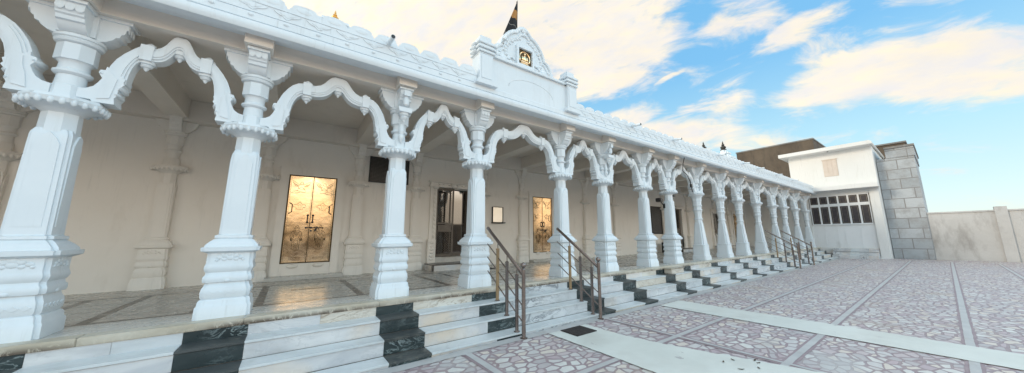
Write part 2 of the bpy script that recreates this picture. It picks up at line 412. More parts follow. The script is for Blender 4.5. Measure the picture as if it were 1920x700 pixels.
PL1 = [(0, .256), (.14, .254), (.155, .243), (.205, .238), (.225, .226), (.228, .214), (.255, .226), (.30, .229), (.352, .225), (.385, .210), (.422, .20), (.428, .221), (.455, .229), (.497, .226), (.512, .213), (.548, .208), (.565, .219), (.60, .230), (.635, .222), (.655, .216), (.782, .215), (.795, .24), (.81, .272), (.857, .276), (.862, .25), (.884, .247), (.93, .212), (.968, .17), (.974, .182), (1.005, .18), (1.012, .157), (1.02, .152)]
PL2 = [(0, .256), (.10, .254), (.16, .248), (.172, .232), (.20, .226), (.535, .212), (.54, .226), (.562, .226), (.568, .206), (.572, .2)]
def make_column(ringed, mat, name, loc, sx=1.0, sy=1.0):
    a, b, c = MB(), MB(), MB()
    if not ringed:
        b.notch(PL1, .034); relief_front(b, .216, .66, .79); 
        for k in range(2):                                    # lozenge band and drops
            for i in range(5):
                x = -.14 + .07 * i; s_ = -1 if k == 0 else 1
                b.prism([(x - .034, .305), (x, .332), (x + .034, .305), (x, .278)], 'y', s_ * .2265, s_ * .2335)
                b.prism([(x - .034, .305), (x, .332), (x + .034, .305), (x, .278)], 'x', s_ * .2265, s_ * .2335)
            b.ball((0, s_ * .226, .445), (.03, .012, .02)); b.ball((s_ * .226, 0, .445), (.012, .03, .02))
        a.notch([(1.018, .15), (1.10, .149), (2.07, .137), (2.10, .134), (2.15, .117)], .026)
        for k in range(4):                                    # flat raised panel with pointed head
            an = k * pi / 2
            w0, w1 = .088, .078
            for poly in [[(-w0, 1.10), (w0, 1.10), (w1, 1.98), (w1 * .6, 2.05), (0, 2.11), (-w1 * .6, 2.05), (-w1, 1.98)]]:
                if k == 0: a.prism(poly, 'y', -.1525, -.130)
                if k == 2: a.prism(poly, 'y', .130, .1525)
                if k == 1: a.prism(poly, 'x', .130, .1525)
                if k == 3: a.prism(poly, 'x', -.1525, -.130)
        a.oct([(2.06, .128), (2.20, .127), (2.36, .124)])
    else:
        b.notch(PL2, .03)
        a.notch([(.57, .197), (1.38, .132), (1.42, .122), (1.46, .105)], .05)
        a.oct([(1.40, .126), (1.52, .124), (1.53, .15), (1.575, .152), (1.585, .122), (1.66, .116), (1.80, .13), (1.875, .15), (1.885, .162), (1.925, .162), (1.935, .134), (2.04, .14), (2.05, .162), (2.09, .164), (2.10, .142), (2.24, .15), (2.25, .163), (2.34, .163)])
    upper(c, ringed)
    for q in (a, b, c):
        q.v = [(x * sx, y * sy, z) for x, y, z in q.v]
    o = a.build(name, mat, temple, loc)
    b.build('plinth', mat, o, loc); c.build('capital', mat, o, loc)
    return o
colA = make_column(False, M['paint'], 'column', (CX[0], YC, P + .001))
colB = None
cols = {0: colA}
for i, x in enumerate(CX[1:], 1):
    if i < FIRST_RINGED: cols[i] = copy_tree(colA, temple, (x, YC, P + .001))
    elif colB is None:
        colB = cols[i] = make_column(True, M['paint'], 'column', (x, YC, P + .001))
    else: cols[i] = copy_tree(colB, temple, (x, YC, P + .001))
for i in cols:
    if i >= FIRST_RINGED: cols[i]['label'] = 'shorter tapered column with ringed neck'
# little bell bracket hung on two capitals
for i in (3, 6):
    m = MB(); y0 = -.36
    m.box(-.05, .05, y0 - .05, y0 + .10, 3.40, 3.50); m.lathe([(3.22, .02), (3.25, .05), (3.33, .055), (3.42, .03)], 0, y0 + .02)
    m.prism([(-.12, 3.20), (.12, 3.20), (.10, 3.12), (-.10, 3.12)], 'y', y0 + .0, y0 + .2)
    m.lathe([(2.94, .006), (2.97, .02), (2.99, .022), (3.0, .04), (3.04, .062), (3.06, .05), (3.08, .075), (3.13, .078)], 0, y0 + .10)
    m.tube([(0, -.13, 2.95), (0, -.15, 2.80)], [.045, .05]); m.lathe([(2.60, .01), (2.66, .03), (2.68, .045), (2.73, .05), (2.76, .035), (2.82, .05)], 0, -.15)
    m.build('bell_bracket', M['paint'], cols[i], WL[cols[i].name])

# ---- cusped arches (one per bay)
HALF = [((0, 4.215), (0, 4.015)), ((.06, 4.214), (.04, 4.00)), ((.105, 4.19), (.075, 3.96)), ((.145, 4.14), (.115, 3.905)), ((.19, 4.07), (.16, 3.86)), ((.245, 4.015), (.215, 3.83)), ((.31, 3.985), (.285, 3.812)), ((.38, 3.982), (.355, 3.81)), ((.45, 3.985), (.42, 3.808)), ((.52, 3.965), (.475, 3.785)), ((.585, 3.915), (.52, 3.735)), ((.64, 3.84), (.553, 3.665)), ((.69, 3.75), (.573, 3.58)), ((.722, 3.66), (.582, 3.50)), ((.735, 3.60), (.586, 3.45))]
def make_arch(x0, x1):
    hs = (x1 - x0) / 2; cxx = (x0 + x1) / 2; R = .988
    def sx(d):                                                # keep the foot bracket's size, stretch the middle
        k = R - d
        if k < .40: return hs - k
        return d / (R - .40) * (hs - .40)
    zs = 1.0
    def sz(z): return z
    m = MB()
    pts = [(-sx(o[0]), o[1], -sx(i[0]), i[1]) for o, i in HALF[::-1]] + [(sx(o[0]), o[1], sx(i[0]), i[1]) for o, i in HALF[1:]]
    for inset, yh in ((0.0, .075), (.16, .092), (.30, .104)):
        rs = []
        for ox, oz, ix, iz in pts:
            a = Vector((ox, oz)); b = Vector((ix, iz)); p = a.lerp(b, inset * 1.0); q = b.lerp(a, inset)
            rs.append([(p.x, YC - yh, p.y), (q.x, YC - yh, q.y), (q.x, YC + yh, q.y), (p.x, YC + yh, p.y)])
        m.rings(rs)
    foot = [(.582, 3.50), (.595, 3.455), (.582, 3.43), (.60, 3.405), (.622, 3.36), (.622, 3.29), (.64, 3.25), (.632, 3.20), (.632, 3.178), (.79, 3.176), (.80, 3.20), (.90, 3.205), (.90, 3.31), (.845, 3.325), (.80, 3.36), (.775, 3.41), (.752, 3.47), (.765, 3.50), (.785, 3.535), (.775, 3.57), (.74, 3.575), (.735, 3.62)]
    for s_ in (-1, 1):
        m.prism([(s_ * sx(d), z) for d, z in foot], 'y', YC - .108, YC + .108)
        inner = [(.64, 3.48), (.65, 3.40), (.67, 3.24), (.76, 3.22), (.74, 3.36), (.71, 3.46), (.70, 3.56)]
        m.prism([(s_ * sx(d), z) for d, z in inner], 'y', YC - .12, YC + .12)
        for d, z, r in ((.61, 3.38, .03), (.63, 3.30, .028), (.765, 3.53, .03)):
            m.ball((s_ * sx(d), YC, z), (r, .125, r * 1.1))
    arch = m.build('arch', M['paint'], temple, (cxx, 0, 0), 42)
    for d, zo, zi in ((-.405, 3.99, 3.80), (.405, 3.99, 3.80), (0, None, 4.01)):
        x = math.copysign(sx(abs(d)), d) if d else 0
        k = MB()
        if zo:
            k.prism([(x - .05, zi + .0), (x + .05, zi + .0), (x + .055, zo + .005), (x - .055, zo + .005)], 'y', YC - .115, YC + .115)
            k.lathe([(zo - .02, .07), (zo + .015, .07), (zo + .03, .035), (zo + .05, .045), (zo + .075, .012)], x, YC, 12)
        k.lathe([(zi - .115, .008), (zi - .09, .022), (zi - .075, .03), (zi - .07, .045), (zi - .045, .058), (zi - .035, .05), (zi - .03, .07), (zi + .02, .075)], x, YC - .02, 12)
        k.build('pendant', M['paint'], arch, (cxx, 0, 0))
    return arch
for i in range(len(CX) - 1): make_arch(CX[i], CX[i + 1])

# ---- beam, eave moulding, parapet
m = MB(); m.box(XL, XR, 5.66, 6.06, 4.2275, 4.60)
for x in CX: m.box(x - .15, x + .15, 5.41, 5.661, 4.233, 4.442)
m.build('beam', M['soffit'], temple)
m = MB()
prof = [(5.66, 4.436), (5.42, 4.436), (5.40, 4.37), (5.36, 4.335), (5.27, 4.33), (5.235, 4.335), (5.215, 4.37), (5.21, 4.42), (5.222, 4.455), (5.25, 4.472), (5.29, 4.478), (5.292, 4.492), (5.27, 4.50), (5.27, 4.60), (5.28, 4.615), (5.28, 4.635), (5.295, 4.64), (5.295, 4.60), (5.66, 4.60)]
prof = [(5.66, 4.436), (5.42, 4.436), (5.40, 4.37), (5.36, 4.335), (5.27, 4.33), (5.235, 4.335), (5.215, 4.37), (5.21, 4.42), (5.222, 4.455), (5.25, 4.472), (5.29, 4.478), (5.292, 4.492), (5.27, 4.50), (5.27, 4.60), (5.28, 4.612), (5.66, 4.612)]
m.prism(prof, 'x', XL, XR + .05)
m.build('eave_moulding', M['paint'], temple, smooth=30)
# parapet crest with scallops, leaf motifs and studs
PED0, PED1 = 2.66, 5.42
def crest(x0, n, per=.37):
    m = MB()
    top = []
    for i in range(n):
        a = x0 + i * per
        for u, z in [(0, 4.838), (.035, 4.84), (.05, 4.872), (.10, 4.878), (.12, 4.912), (.18, 4.932), (.26, 4.944), (.5, 4.952), (.74, 4.944), (.82, 4.932), (.88, 4.912), (.90, 4.878), (.95, 4.872), (.965, 4.84)]:
            top.append((a + u * per, z))
    xe = x0 + n * per; top.append((xe, 4.838))
    # strip quads so that the long outline stays clean
    for yf, zb, rec, mi in ((5.30, 4.612, 0, 0),):
        vs = []; fs = []
        for x, z in top: vs += [(x, yf, zb), (x, yf, z), (x, yf + .055, z), (x, yf + .055, zb)]
        for i in range(len(top) - 1):
            b = 4 * i
            fs += [(b, b + 4, b + 5, b + 1), (b + 1, b + 5, b + 6, b + 2), (b + 2, b + 6, b + 7, b + 3)]
        fs += [(0, 1, 2, 3), (len(vs) - 4, len(vs) - 1, len(vs) - 2, len(vs) - 3)]
        m.add(vs, fs)
    m.box(x0, xe, 5.284, 5.3005, 4.625, 4.645); m.box(x0, xe, 5.289, 5.3005, 4.778, 4.792)
    for i in range(n + 1):
        c = x0 + i * per
        if i in (0, n): continue
        leaf = [(0, 4.655), (.03, 4.675), (.05, 4.70), (.085, 4.705), (.125, 4.725), (.155, 4.755), (.11, 4.765), (.075, 4.762), (.05, 4.765), (.02, 4.775), (0, 4.768)]
        poly = leaf + [(-a, b) for a, b in leaf[::-1][1:-1]]
        m.prism([(c + a, b) for a, b in poly], 'y', 5.289, 5.302)
        m.prism([(c + a * .55, 4.72 + (b - 4.72) * .55) for a, b in poly], 'y', 5.284, 5.302)
        m.ball((c, 5.272, 4.565), (.032, .028, .024), 0, 10, 6)
    for i in range(n):
        c = x0 + (i + .5) * per
        m.ball((c, 5.300, 4.875), (.10, .006, .045), 0, 12, 6)
    return m.build('parapet', M['paint'], temple, smooth=25)
crest(PED0 - 30 * .37, 30)
crest(PED1, 64)
# parapet spouts
def spout(x, z=4.83, ln=.34, ang=.1):
    m = MB()
    m.tube([(x, 5.34, z), (x, 5.34 - ln, z - ang * ln)], .036, 14, 0)
    m.tube([(x, 5.34 - ln + .004, z - ang * ln), (x, 5.34 - ln - .003, z - ang * ln)], .031, 14, 1)
    return m.build('spout', [M['paint'], M['black']], temple)
for x in (1.03, 7.78, 10.12, 13.6, 16.2, 18.1, 20.9, 23.9): spout(x)

# ---- pediment over the entrance
pc = 4.04
ped = MB()
ped.box(PED0 + .12, PED1 - .12, 5.30, 5.62, 4.60, 5.30)
ped.box(PED0 + .10, PED1 - .10, 5.24, 5.64, 5.295, 5.335); ped.box(PED0 + .14, PED1 - .14, 5.28, 5.64, 5.335, 5.375)
# shallow arched line on the panel
arc = [(pc + .62 * cos(t), 4.80 + .26 * sin(t)) for t in [pi * k / 16 for k in range(17)]]
ped.tube([(x, 5.30, z) for x, z in arc], .008, 6)
pediment = ped.build('pediment', M['paint'], temple, (pc, 5.5, 4.6)) if False else None
def build_at(mb, name, mat, parent, loc, **k):
    loc = Vector(loc); mb.v = [tuple(Vector(q) - loc) for q in mb.v]
    return mb.build(name, mat, parent, loc, **k)
pediment = build_at(ped, 'pediment', M['paint'], temple, (pc, 5.5, 4.6))
for s_ in (-1, 1):
    m = MB(); x = pc + s_ * 1.20
    m.prism([(x - .235, 4.60), (x - .20, 4.70), (x + .20, 4.70), (x + .235, 4.60)], 'y', 5.17, 5.5)
    m.box(x - .15, x + .15, 5.22, 5.56, 4.70, 5.26); m.box(x - .115, x + .115, 5.205, 5.5, 4.74, 5.22)
    z = 5.26
    for hw, h, yy in [(.16, .035, 0), (.19, .05, .03), (.165, .035, 0), (.20, .055, .04), (.17, .04, .01), (.205, .05, .04), (.17, .035, .01)]:
        m.box(x - hw, x + hw, 5.22 - yy, 5.56 + yy, z, z + h + .0005, bev=.008); z += h
    for k_ in (-1, 1):
        for zz in (5.33, 5.42, 5.50): m.ball((x + k_ * .20, 5.39, zz), (.05, .1, .035), 0, 8, 6)
    m.box(x - .13, x + .13, 5.26, 5.52, z, z + .13, bev=.012)
    m.build('turret', M['paint'], pediment, Z0)
gab = MB()
YG = 5.60
out = []
R0 = [(.935, 5.37), (.93, 5.50), (.905, 5.62), (.885, 5.70), (.85, 5.79), (.79, 5.87), (.72, 5.92), (.655, 5.94), (.645, 5.99), (.60, 6.12), (.53, 6.24), (.44, 6.345), (.33, 6.425), (.215, 6.47), (.20, 6.51), (.155, 6.535), (.145, 6.575), (.09, 6.60), (0, 6.625)]
poly = [(pc + a, b) for a, b in R0] + [(pc - a, b) for a, b in R0[::-1][1:]]
nx0, nx1, nz0, nz1 = pc - .185, pc + .205, 5.60, 6.00
gab.prism(poly, 'y', YG, YG + .24)
# layered mouldings following the outline
def layer(scale, cz, y, th, pts=R0):
    pp = [(a * scale, cz + (b - cz) * scale) for a, b in pts]
    full = [Vector((pc + a, b)) for a, b in pp] + [Vector((pc - a, b)) for a, b in pp[::-1][1:]]
    return full
f1 = layer(1.0, 5.37, 0, 0); f2 = layer(.86, 5.40, 0, 0)
for yy, ff, r in ((YG - .012, layer(.93, 5.42, 0, 0), .034), (YG - .008, layer(.80, 5.45, 0, 0), .022)):
    gab.tube([(q.x, yy, q.y) for q in ff], r, 8)
# elephants and foliage carved on both shoulders
for s_ in (-1, 1):
    ex = pc + s_ * .60
    gab.ball((ex, YG, 5.60), (.13, .05, .085)); gab.ball((ex + s_ * .13, YG, 5.64), (.07, .05, .065))
    gab.tube([(ex + s_ * .18, YG - .02, 5.64), (ex + s_ * .215, YG - .025, 5.56), (ex + s_ * .20, YG - .02, 5.47)], [.03, .024, .016], 8)
    for dx in (-.09, -.03, .05, .10): gab.tube([(ex + dx, YG - .01, 5.58), (ex + dx, YG - .01, 5.46)], .028, 8)
    gab.ball((ex + s_ * .10, YG - .045, 5.645), (.03, .015, .045))
    for k in range(9):
        t = k / 8; gab.ball((pc + s_ * (.30 + .22 * sin(t * 3)), YG, 5.5 + .62 * t), (.06 - .02 * t, .035, .045), 0, 9, 6)
    for k in range(6): gab.ball((pc + s_ * (.12 + .07 * k), YG, 6.26 - .035 * k), (.05, .03, .035), 0, 9, 6)
    # scroll volute beside niche
    sp = [(pc + s_ * (.34 + (.10 - .012 * k) * cos(k * .7)), YG - .02, 5.62 + (.10 - .012 * k) * sin(k * .7)) for k in range(8)]
    gab.tube(sp, .022, 8)
gab.ball((pc, YG, 6.50), (.09, .04, .06)); gab.ball((pc, YG - .02, 6.40), (.05, .03, .05))
# niche frame
fw = .055
gab.box(nx0 - fw, nx0, YG - .07, YG + .01, nz0 - fw, nz1 + fw); gab.box(nx1, nx1 + fw, YG - .07, YG + .01, nz0 - fw, nz1 + fw)
gab.box(nx0, nx1, YG - .0695, YG + .01, nz0 - fw, nz0); gab.box(nx0, nx1, YG - .0695, YG + .01, nz1, nz1 + fw)
gab.build('gable', M['paint'], pediment)
nc = MB(); x = (nx0 + nx1) / 2
nc.box(nx0 + .003, nx1 - .003, YG - .012, YG + .02, nz0 + .003, nz1 - .003, 1)
zc = 5.74
for q, r in [((x, YG - .02, 5.78), (.055, .03, .08)), ((x, YG - .02, 5.89), (.03, .03, .036)), ((x - .05, YG - .02, 5.69), (.075, .03, .03)), ((x + .05, YG - .02, 5.69), (.075, .03, .03)), ((x, YG - .02, 5.645), (.13, .025, .02)), ((x - .07, YG - .02, 5.78), (.02, .02, .06)), ((x + .07, YG - .02, 5.78), (.02, .02, .06)), ((x - .14, YG - .015, 5.75), (.022, .02, .06)), ((x + .14, YG - .015, 5.75), (.022, .02, .06)), ((x - .14, YG - .015, 5.83), (.018, .018, .02)), ((x + .14, YG - .015, 5.83), (.018, .018, .02))]: nc.ball(q, r, 0)
nc.tube([(x + .155 * cos(t), YG - .018, 5.78 + .17 * sin(t)) for t in [pi * k / 14 - .15 for k in range(16)]], .014, 8, 0)
nc.build('niche_relief', [M['gold'], M['patina']], pediment)

# ---- flag behind the gable
fl = MB()
fx, fy = 4.10, 5.98
fl.tube([(fx, fy, 4.8), (fx, fy, 7.60)], .014, 8, 0)
flagpole_thing = None
pole = fl
flag_root = tag(empty('flag', (fx, fy, 4.8)), 'tall narrow dark flag with orange band hanging from pole behind the gable', 'flag')
build_at(pole, 'pole', M['kalash_dark'], flag_root, (fx, fy, 4.8))
cl = MB()
n, mrows = 12, 18
vs = []; fs = []
for j in range(mrows + 1):
    t = j / mrows; z = 7.60 - t * 1.42; w = .02 + .56 * t ** 1.05
    for i in range(n + 1):
        u = i / n; vs.append((fx + .012 - w * u, fy - .02 + .05 * t * sin(u * 9 + t * 2) - .03 * u, z - .03 * u * t))
for j in range(mrows):
    for i in range(n):
        a = j * (n + 1) + i; fs.append((a, a + 1, a + n + 2, a + n + 1))
cl.add(vs, fs)
fo = cl.build('flag_cloth', M['flag'], flag_root, (0, 0, 0), 60, fix=False)
fo.location = Vector((0, 0, 0)) - WL[flag_root.name]
so = fo.modifiers.new('thick', 'SOLIDIFY'); so.thickness = .006

# ---- roof slab with shrine pinnacles
m = MB(); m.box(XL, XR, 5.405, 14.0, 4.625, 4.80)
m.build('roof', M['soffit'], temple)
def pinnacle(x, y, ztop, dark, s=1.0):
    m = MB()
    zb = 4.78
    zk = ztop - .36 * s
    k = (zk - zb)
    m.notch([(zb, .62), (zb + .06, .62), (zb + .08, .54), (zb + .3 * k, .50), (zb + .32 * k, .56), (zb + .40 * k, .56), (zb + .42 * k, .42), (zb + .56 * k, .38), (zb + .58 * k, .43), (zb + .64 * k, .43), (zb + .66 * k, .28), (zb + .78 * k, .24), (zb + .80 * k, .28), (zb + .85 * k, .28), (zb + .87 * k, .15), (zb + k, .12)], .07)
    o = build_at(m2 := MB() if False else m, 'pinnacle', M['paint'], temple, (0, 0, 0))
    o.location = Vector((x, y, 0)) - WL[temple.name]; WL[o.name] = Vector((x, y, 0))
    f = MB()
    f.lathe([(zk - .01, .10 * s), (zk + .02 * s, .11 * s), (zk + .03 * s, .05 * s), (zk + .07 * s, .09 * s), (zk + .12 * s, .10 * s), (zk + .16 * s, .06 * s), (zk + .175 * s, .03 * s), (zk + .19 * s, .055 * s), (zk + .22 * s, .05 * s), (zk + .25 * s, .02 * s), (zk + .27 * s, .03 * s), (zk + .36 * s, .004)], 0, 0, 16)
    f.build('kalash', M['kalash_dark'] if dark else M['kalash'], o, (x, y, 0))
pinnacle(0.31, 6.5, 5.86, False, .62); pinnacle(6.61, 6.5, 5.88, True); pinnacle(15.2, 6.5, 5.98, True, 1.2); pinnacle(17.45, 6.5, 6.42, True, 1.35)

# ---- back wall (with the openings of two doorways) and inner beams
YW = 9.9
DW = [(3.63, 4.72, 1.0, 3.19), (17.65, 18.95, .80, 3.16), (23.3, 24.4, .80, 3.16)]
m = MB(); xa = XL
for x0, x1, z0, z1 in DW:
    m.box(xa, x0, YW, YW + .22, P - .1, 4.62); m.box(x0, x1, YW, YW + .22, z1, 4.62); m.box(x0, x1, YW, YW + .22, P - .1, z0); xa = x1
m.box(xa, XR, YW, YW + .22, P - .1, 4.62)
m.box(XL - .2, XL, 5.7, YW + .22, 0, 4.62)
wall = m.build('wall', M['cream'], temple)
m = MB()
m.box(XL + .01, XR - .01, 9.66, 9.897, 4.14, 4.61)
for i, x in enumerate(CX): m.box(x - .17, x + .17, 6.07, 9.65, 4.20, 4.612)
m.box(XL + .01, XR - .01, 5.43, 9.9, 4.612, 4.622)
m.build('ceiling_beams', M['soffit'], temple)
# rooms behind the doorways
m = MB()
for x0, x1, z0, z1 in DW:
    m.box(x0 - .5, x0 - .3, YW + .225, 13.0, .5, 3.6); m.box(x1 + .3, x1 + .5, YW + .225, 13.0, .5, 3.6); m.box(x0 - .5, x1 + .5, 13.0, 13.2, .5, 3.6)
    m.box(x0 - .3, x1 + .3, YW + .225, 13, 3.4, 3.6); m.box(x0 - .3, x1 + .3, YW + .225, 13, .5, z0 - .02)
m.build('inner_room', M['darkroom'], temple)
m = MB(); m.box(XL, XR, 13.9, 14.1, 0, 4.7); m.build('rear_wall', M['paint'], temple)

# pilasters against the back wall, in line with the columns
pil0 = None
for i, x in enumerate(CX[:-1]):
    x = {11: 16.95, 12: 19.85, 13: 21.7, 10: 15.1}.get(i, x)
    if pil0 is None: pil0 = make_column(False, M['cream'], 'pilaster', (x, YW - .02, P + .001), .92, .72)
    else: copy_tree(pil0, temple, (x, YW - .02, P + .001))

# ---- gold doors
def chased(m, pl, x, y, z, s, mir=1, th=.008, r=.0048):
    """raised gold shape with a dark chased outline"""
    pts = [(x + mir * a * s, z + b * s) for a, b in pl]
    m.prism(pts, 'y', y - th, y + .004, 0)
    m.tube([(a, y - th + .001, b) for a, b in pts + pts[:2]], r, 6, 1)
def mirror(h): return h + [(-a, b) for a, b in h[::-1] if a > 1e-6]
def curve(m, pl, x, y, z, s, mir=1, r=.0042):
    m.tube([(x + mir * a * s, y - .009, z + b * s) for a, b in pl], r, 6, 1)
def motif_wings(m, x, y, z, s, dr):
    chased(m, mirror([(0, .15), (.02, .143), (.031, .118), (.022, .09), (.038, .078), (.072, .09), (.11, .122), (.15, .152), (.19, .168), (.172, .135), (.182, .128), (.152, .098), (.162, .09), (.13, .063), (.135, .053), (.092, .03), (.062, .018), (.058, -.03), (.078, -.068), (.092, -.10), (.05, -.118), (0, -.105)]), x, y, z, s)
    chased(m, [(-.04, -.085), (-.10, -.082), (-.16, -.10), (-.20, -.13), (-.15, -.14), (-.08, -.135), (-.03, -.12)], x, y, z, s, dr, .012)
    for k in (-1, 1):
        curve(m, [(.035, .05), (.075, .055), (.12, .09), (.15, .12)], x, y, z, s, k); curve(m, [(.05, .03), (.09, .05), (.13, .08)], x, y, z, s, k)
        curve(m, [(.0, .02), (.035, .0), (.05, -.04)], x, y, z, s, k)
    curve(m, [(-.055, -.03), (0, -.045), (.055, -.03)], x, y, z, s); curve(m, [(-.02, .09), (0, .082), (.02, .09)], x, y, z, s)
def motif_lotus(m, x, y, z, s):
    chased(m, mirror([(0, .135), (.03, .09), (.062, .062), (.05, .032), (.085, .05), (.125, .042), (.155, .0), (.125, -.03), (.09, -.028), (.072, -.06), (.088, -.092), (.045, -.082), (0, -.105)]), x, y, z, s)
    chased(m, mirror([(0, .06), (.03, .02), (.038, -.02), (.02, -.055), (0, -.06)]), x, y, z, s, 1, .011, .0035)
def motif_guard(m, x, y, z, s):
    chased(m, mirror([(0, .345), (.02, .325), (.027, .302), (.04, .287), (.042, .25), (.031, .216), (.018, .20), (.05, .192), (.084, .176), (.104, .14), (.116, .08), (.121, .02), (.117, -.04), (.102, -.066), (.088, -.04), (.091, .02), (.083, .068), (.068, .10), (.06, .06), (.053, .03), (.072, -.02), (.079, -.08), (.074, -.15), (.064, -.22), (.076, -.25), (.088, -.27), (.03, -.27), (.022, -.24), (.02, -.16), (0, -.11)]), x, y, z, s)
    curve(m, [(-.055, .02), (-.02, .0), (.02, .0), (.055, .02)], x, y, z, s); curve(m, [(-.06, -.02), (0, -.045), (.06, -.02)], x, y, z, s)
    curve(m, [(-.03, .285), (0, .277), (.03, .285)], x, y, z, s)
    for k in (-1, 1): curve(m, [(.03, -.04), (.045, -.12), (.04, -.2)], x, y, z, s, k); curve(m, [(.055, .17), (.02, .10), (0, .08)], x, y, z, s, k)
    for k in (-1, 1): m.box(x + k * .107 * s - .009, x + k * .107 * s + .009, y - .014, y - .004, z - .06 * s, z + .005 * s, 1)
def gold_door(x0, x1, z0, z1, plate=True):
    c = (x0 + x1) / 2; w = x1 - x0
    d = MB()
    fwid = .205
    for a, b in ((x0 - fwid, x0 - .03), (x1 + .03, x1 + fwid)):
        d.box(a, b, YW - .06, YW + .001, P + .085, z1 + fwid, 0, .006)
    d.box(x0 - .03, x1 + .03, YW - .059, YW + .001, z1 + .03, z1 + fwid - .001, 0)
    d.box(x0 - fwid - .03, x1 + fwid + .03, YW - .04, YW + .001, z1 + fwid + .001, z1 + fwid + .03, 0)
    d.box(x0 - .028, x1 + .028, YW - .05, YW + .001, P + .085, z0 - .03, 0)
    for s_ in (-1, 1): d.ball((c + s_ * w * .27, YW - .05, P + .30), (.12, .05, .055), 0, 14, 8)
    d.box(x0 - fwid - .06, x1 + fwid + .10, YW - .40, YW + .001, P + .001, P + .084, 1, .006)
    o = d.build('doorway', [M['cream'], M['floorlight']], temple)
    for a, b in ((x0, c - .004), (c + .004, x1)):
        l = MB()
        l.box(a, b, YW - .035, YW - .002, z0, z1, 0)
        e = .022
        l.box(a, a + e, YW - .047, YW - .034, z0, z1, 0); l.box(b - e, b, YW - .047, YW - .034, z0, z1, 0)
        l.box(a + e, b - e, YW - .0465, YW - .034, z1 - e, z1, 0); l.box(a + e, b - e, YW - .0465, YW - .034, z0, z0 + e, 0)
        if a == x0: l.box(c - .009, c + .009, YW - .0485, YW - .0475, z0, z1, 1)
        for q in (a + e, b - e): l.box(q - .004, q + .004, YW - .0375, YW - .0345, z0 + e, z1 - e, 1)
        # rows of studs along the outer stile
        so = a + .011 if a == x0 else b - .011
        for k in range(34): l.ball((so, YW - .047, z0 + .03 + k * (z1 - z0 - .06) / 33), .0055, 1, 6, 4)
        lf = l.build('door_leaf', [M['gold'], M['patina']], o)
        xm = (a + b) / 2; y = YW - .036; H = z1 - z0
        for which in range(3):
            r = MB()
            if which == 0: motif_wings(r, xm, y, z0 + .865 * H, 1.0, 1 if a == x0 else -1)
            elif which == 1: motif_lotus(r, xm, y, z0 + .645 * H, .85)
            else: motif_guard(r, xm, y, z0 + .27 * H, .95)
            r.build(('winged_relief', 'lotus_relief', 'guardian_relief')[which], [M['gold'], M['patina']], o)
        r = MB(); r.box(xm - .11, xm + .11, y - .007, y + .003, z0 + .070, z0 + .106, 1); r.box(xm - .104, xm + .104, y - .009, y + .002, z0 + .076, z0 + .100, 0)
        r.build('plate', [M['gold'], M['patina']], o)
        h = MB(); xh = (c - .055) if a == x0 else (c + .055); zh = z0 + .50 * H
        h.tube([(xh, YW - .035, zh - .085), (xh, YW - .085, zh - .085), (xh, YW - .085, zh + .085), (xh, YW - .035, zh + .085)], .012, 8)
        h.ball((xh, YW - .05, zh - .085), .026); h.ball((xh, YW - .05, zh + .085), .026)
        h.build('handle', M['black'], o)
        g = MB(); xg = x0 + .035 if a == x0 else x1 - .035; zg = z0 + .62 * H; sg = 1 if a == x0 else -1
        g.tube([(xg, YW - .04, zg - .13), (xg + sg * .02, YW - .085, zg - .12), (xg + sg * .055, YW - .09, zg - .09), (xg + sg * .055, YW - .09, zg + .09), (xg + sg * .02, YW - .085, zg + .12), (xg, YW - .04, zg + .13)], .010, 8)
        g.build('pull_bar', M['black'], o)
    t = MB(); zt = z0 + .395 * H
    t.tube([(c - .075, YW - .06, zt), (c + .30, YW - .06, zt)], .010, 8)
    t.box(c - .09, c - .05, YW - .07, YW - .034, zt - .02, zt + .02); t.box(c + .02, c + .06, YW - .07, YW - .034, zt - .022, zt + .022)
    t.box(c + .14, c + .18, YW - .07, YW - .034, zt - .022, zt + .022)
    t.prism([(c + .10, zt - .09), (c + .145, zt - .09), (c + .165, zt - .02), (c + .13, zt - .005)], 'y', YW - .065, YW - .05)
    t.box(c + .022, c + .055, YW - .05, YW - .034, zt - .10, zt - .06)
    t.build('latch', M['black'], o)
    f = MB()
    f.box(x0 - .028, x0 - .001, YW - .055, YW, z0 - .028, z1 + .028); f.box(x1 + .001, x1 + .028, YW - .055, YW, z0 - .028, z1 + .028)
    f.box(x0 - .001, x1 + .001, YW - .0545, YW, z1 + .001, z1 + .028); f.box(x0 - .001, x1 + .001, YW - .0545, YW, z0 - .028, z0 - .001)
    f.build('door_frame', M['patina'], o)
    return o
gold_door(-0.09, .868, 1.052, 3.178)
gold_door(7.53, 8.46, 1.02, 3.15)
gold_door(26.9, 27.8, 1.02, 3.15)

